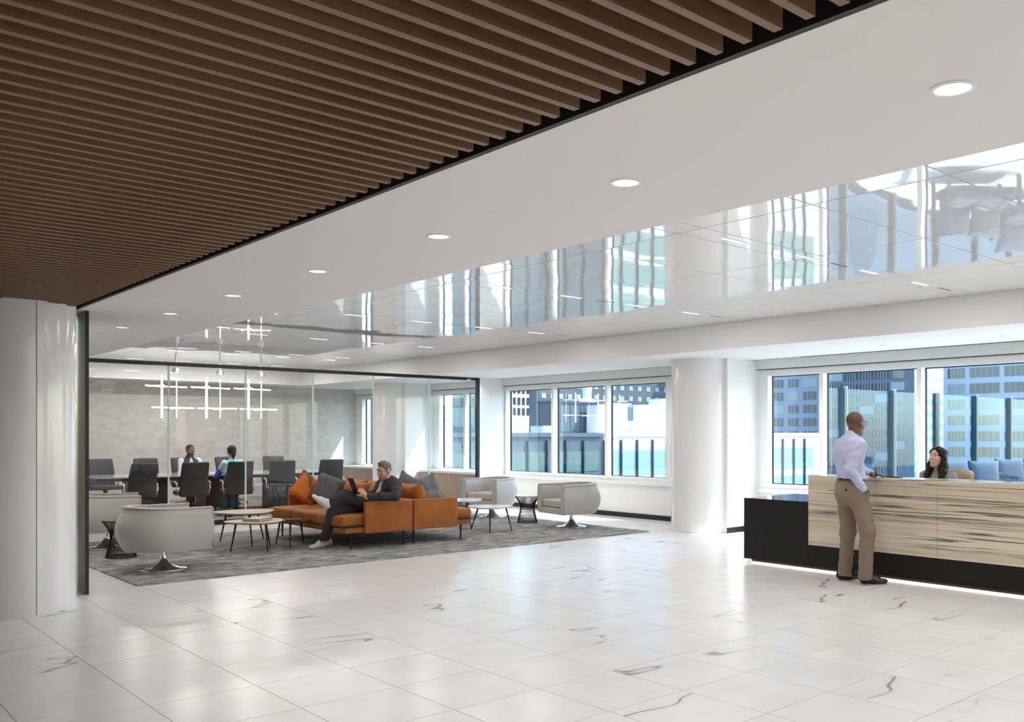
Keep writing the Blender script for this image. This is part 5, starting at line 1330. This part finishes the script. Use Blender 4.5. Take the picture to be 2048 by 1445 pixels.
# ---- terrace with glass wind screen and outdoor seats
meta(box('terrace', M['terrace'], 12.06, 26.0, -8.0, 9.3, -0.5, -0.03), 'pale paved roof terrace outside the reception windows', 'terrace', kind='structure')
ws = thing('wind_screen', 'tall blue glass wind screen with dark posts on the terrace', 'glass screen', (14.55, 9.0, -0.03))
PX = [14.55, 16.29, 18.10, 19.90, 21.70, 23.5, 25.3]
for k, x in enumerate(PX):
    q = MB().box(x - 14.55 - 0.045, x - 14.55 + 0.045, -0.08, 0.04, 0, 2.40).build('post', pmat('post_green_black', (0.03, 0.055, 0.06), 0.3) if k == 0 else bpy.data.materials['post_green_black'], ws)
    MB().box(x - 14.55 + 0.046, x - 14.55 + 0.085, -0.06, 0.0, 0, 2.42).build('glazing_bead', M['frame'], q)
for a, b in zip([13.95] + PX[:-1], PX):
    MB().box(a - 14.55 + 0.09, b - 14.55 - 0.05, -0.012, 0.0, 0.10, 2.38).build('pane', M['screen_glass'], ws)
    MB().box(a - 14.55 + 0.09, b - 14.55 - 0.05, -0.03, 0.02, 0.02, 0.10).build('base_rail', M['blackmetal'], ws)
M['blue_fabric'] = pmat('slate_blue_fabric', (0.075, 0.105, 0.145), 0.9, noise=(20, 0.1))
M['outdoor_frame'] = pmat('dark_teal_frame', (0.05, 0.075, 0.09), 0.4)
def outdoor_sofa(label, px, dep, n):
    p = atD(px, 940, dep)
    s = thing('outdoor_sofa', label, 'outdoor sofa', (p.x, p.y, -0.03), -(math.pi / 2 - YAW))
    w = 0.56 * n
    for k in range(n):
        c = -w / 2 + 0.56 * (k + 0.5)
        slab('seat_cushion', M['blue_fabric'], s, c - 0.275, c + 0.275, -0.40, 0.28, 0.36, 0.52, 0.04, 0.02)
        pillow('back_cushion', M['blue_fabric'], s, (0.57, 0.56, 0.22), (c, 0.26, 0.80), (-0.22, 0, 0.0))
    MB().box(-w / 2 - 0.08, w / 2 + 0.08, -0.42, 0.42, 0.28, 0.355).build('seat_frame', M['outdoor_frame'], s)
    for sx in (-1, 1):
        x = sx * (w / 2 + 0.05)
        MB().box(x - 0.03, x + 0.03, -0.42, 0.42, 0.76, 0.82).build('arm', M['outdoor_frame'], s)
        for yy in (-0.39, 0.36): MB().box(x - 0.03, x + 0.03, yy, yy + 0.05, 0, 0.76).build('leg', M['outdoor_frame'], s)
    MB().box(-w / 2 - 0.02, w / 2 + 0.02, 0.37, 0.42, 0.70, 0.76).build('back_rail', M['outdoor_frame'], s)
    return s
outdoor_sofa('slate blue cushioned outdoor sofa on the terrace behind the receptionist', 1950, 16.2, 2)
outdoor_sofa('second outdoor sofa with dark frame at the right picture edge', 2062, 17.4, 2)
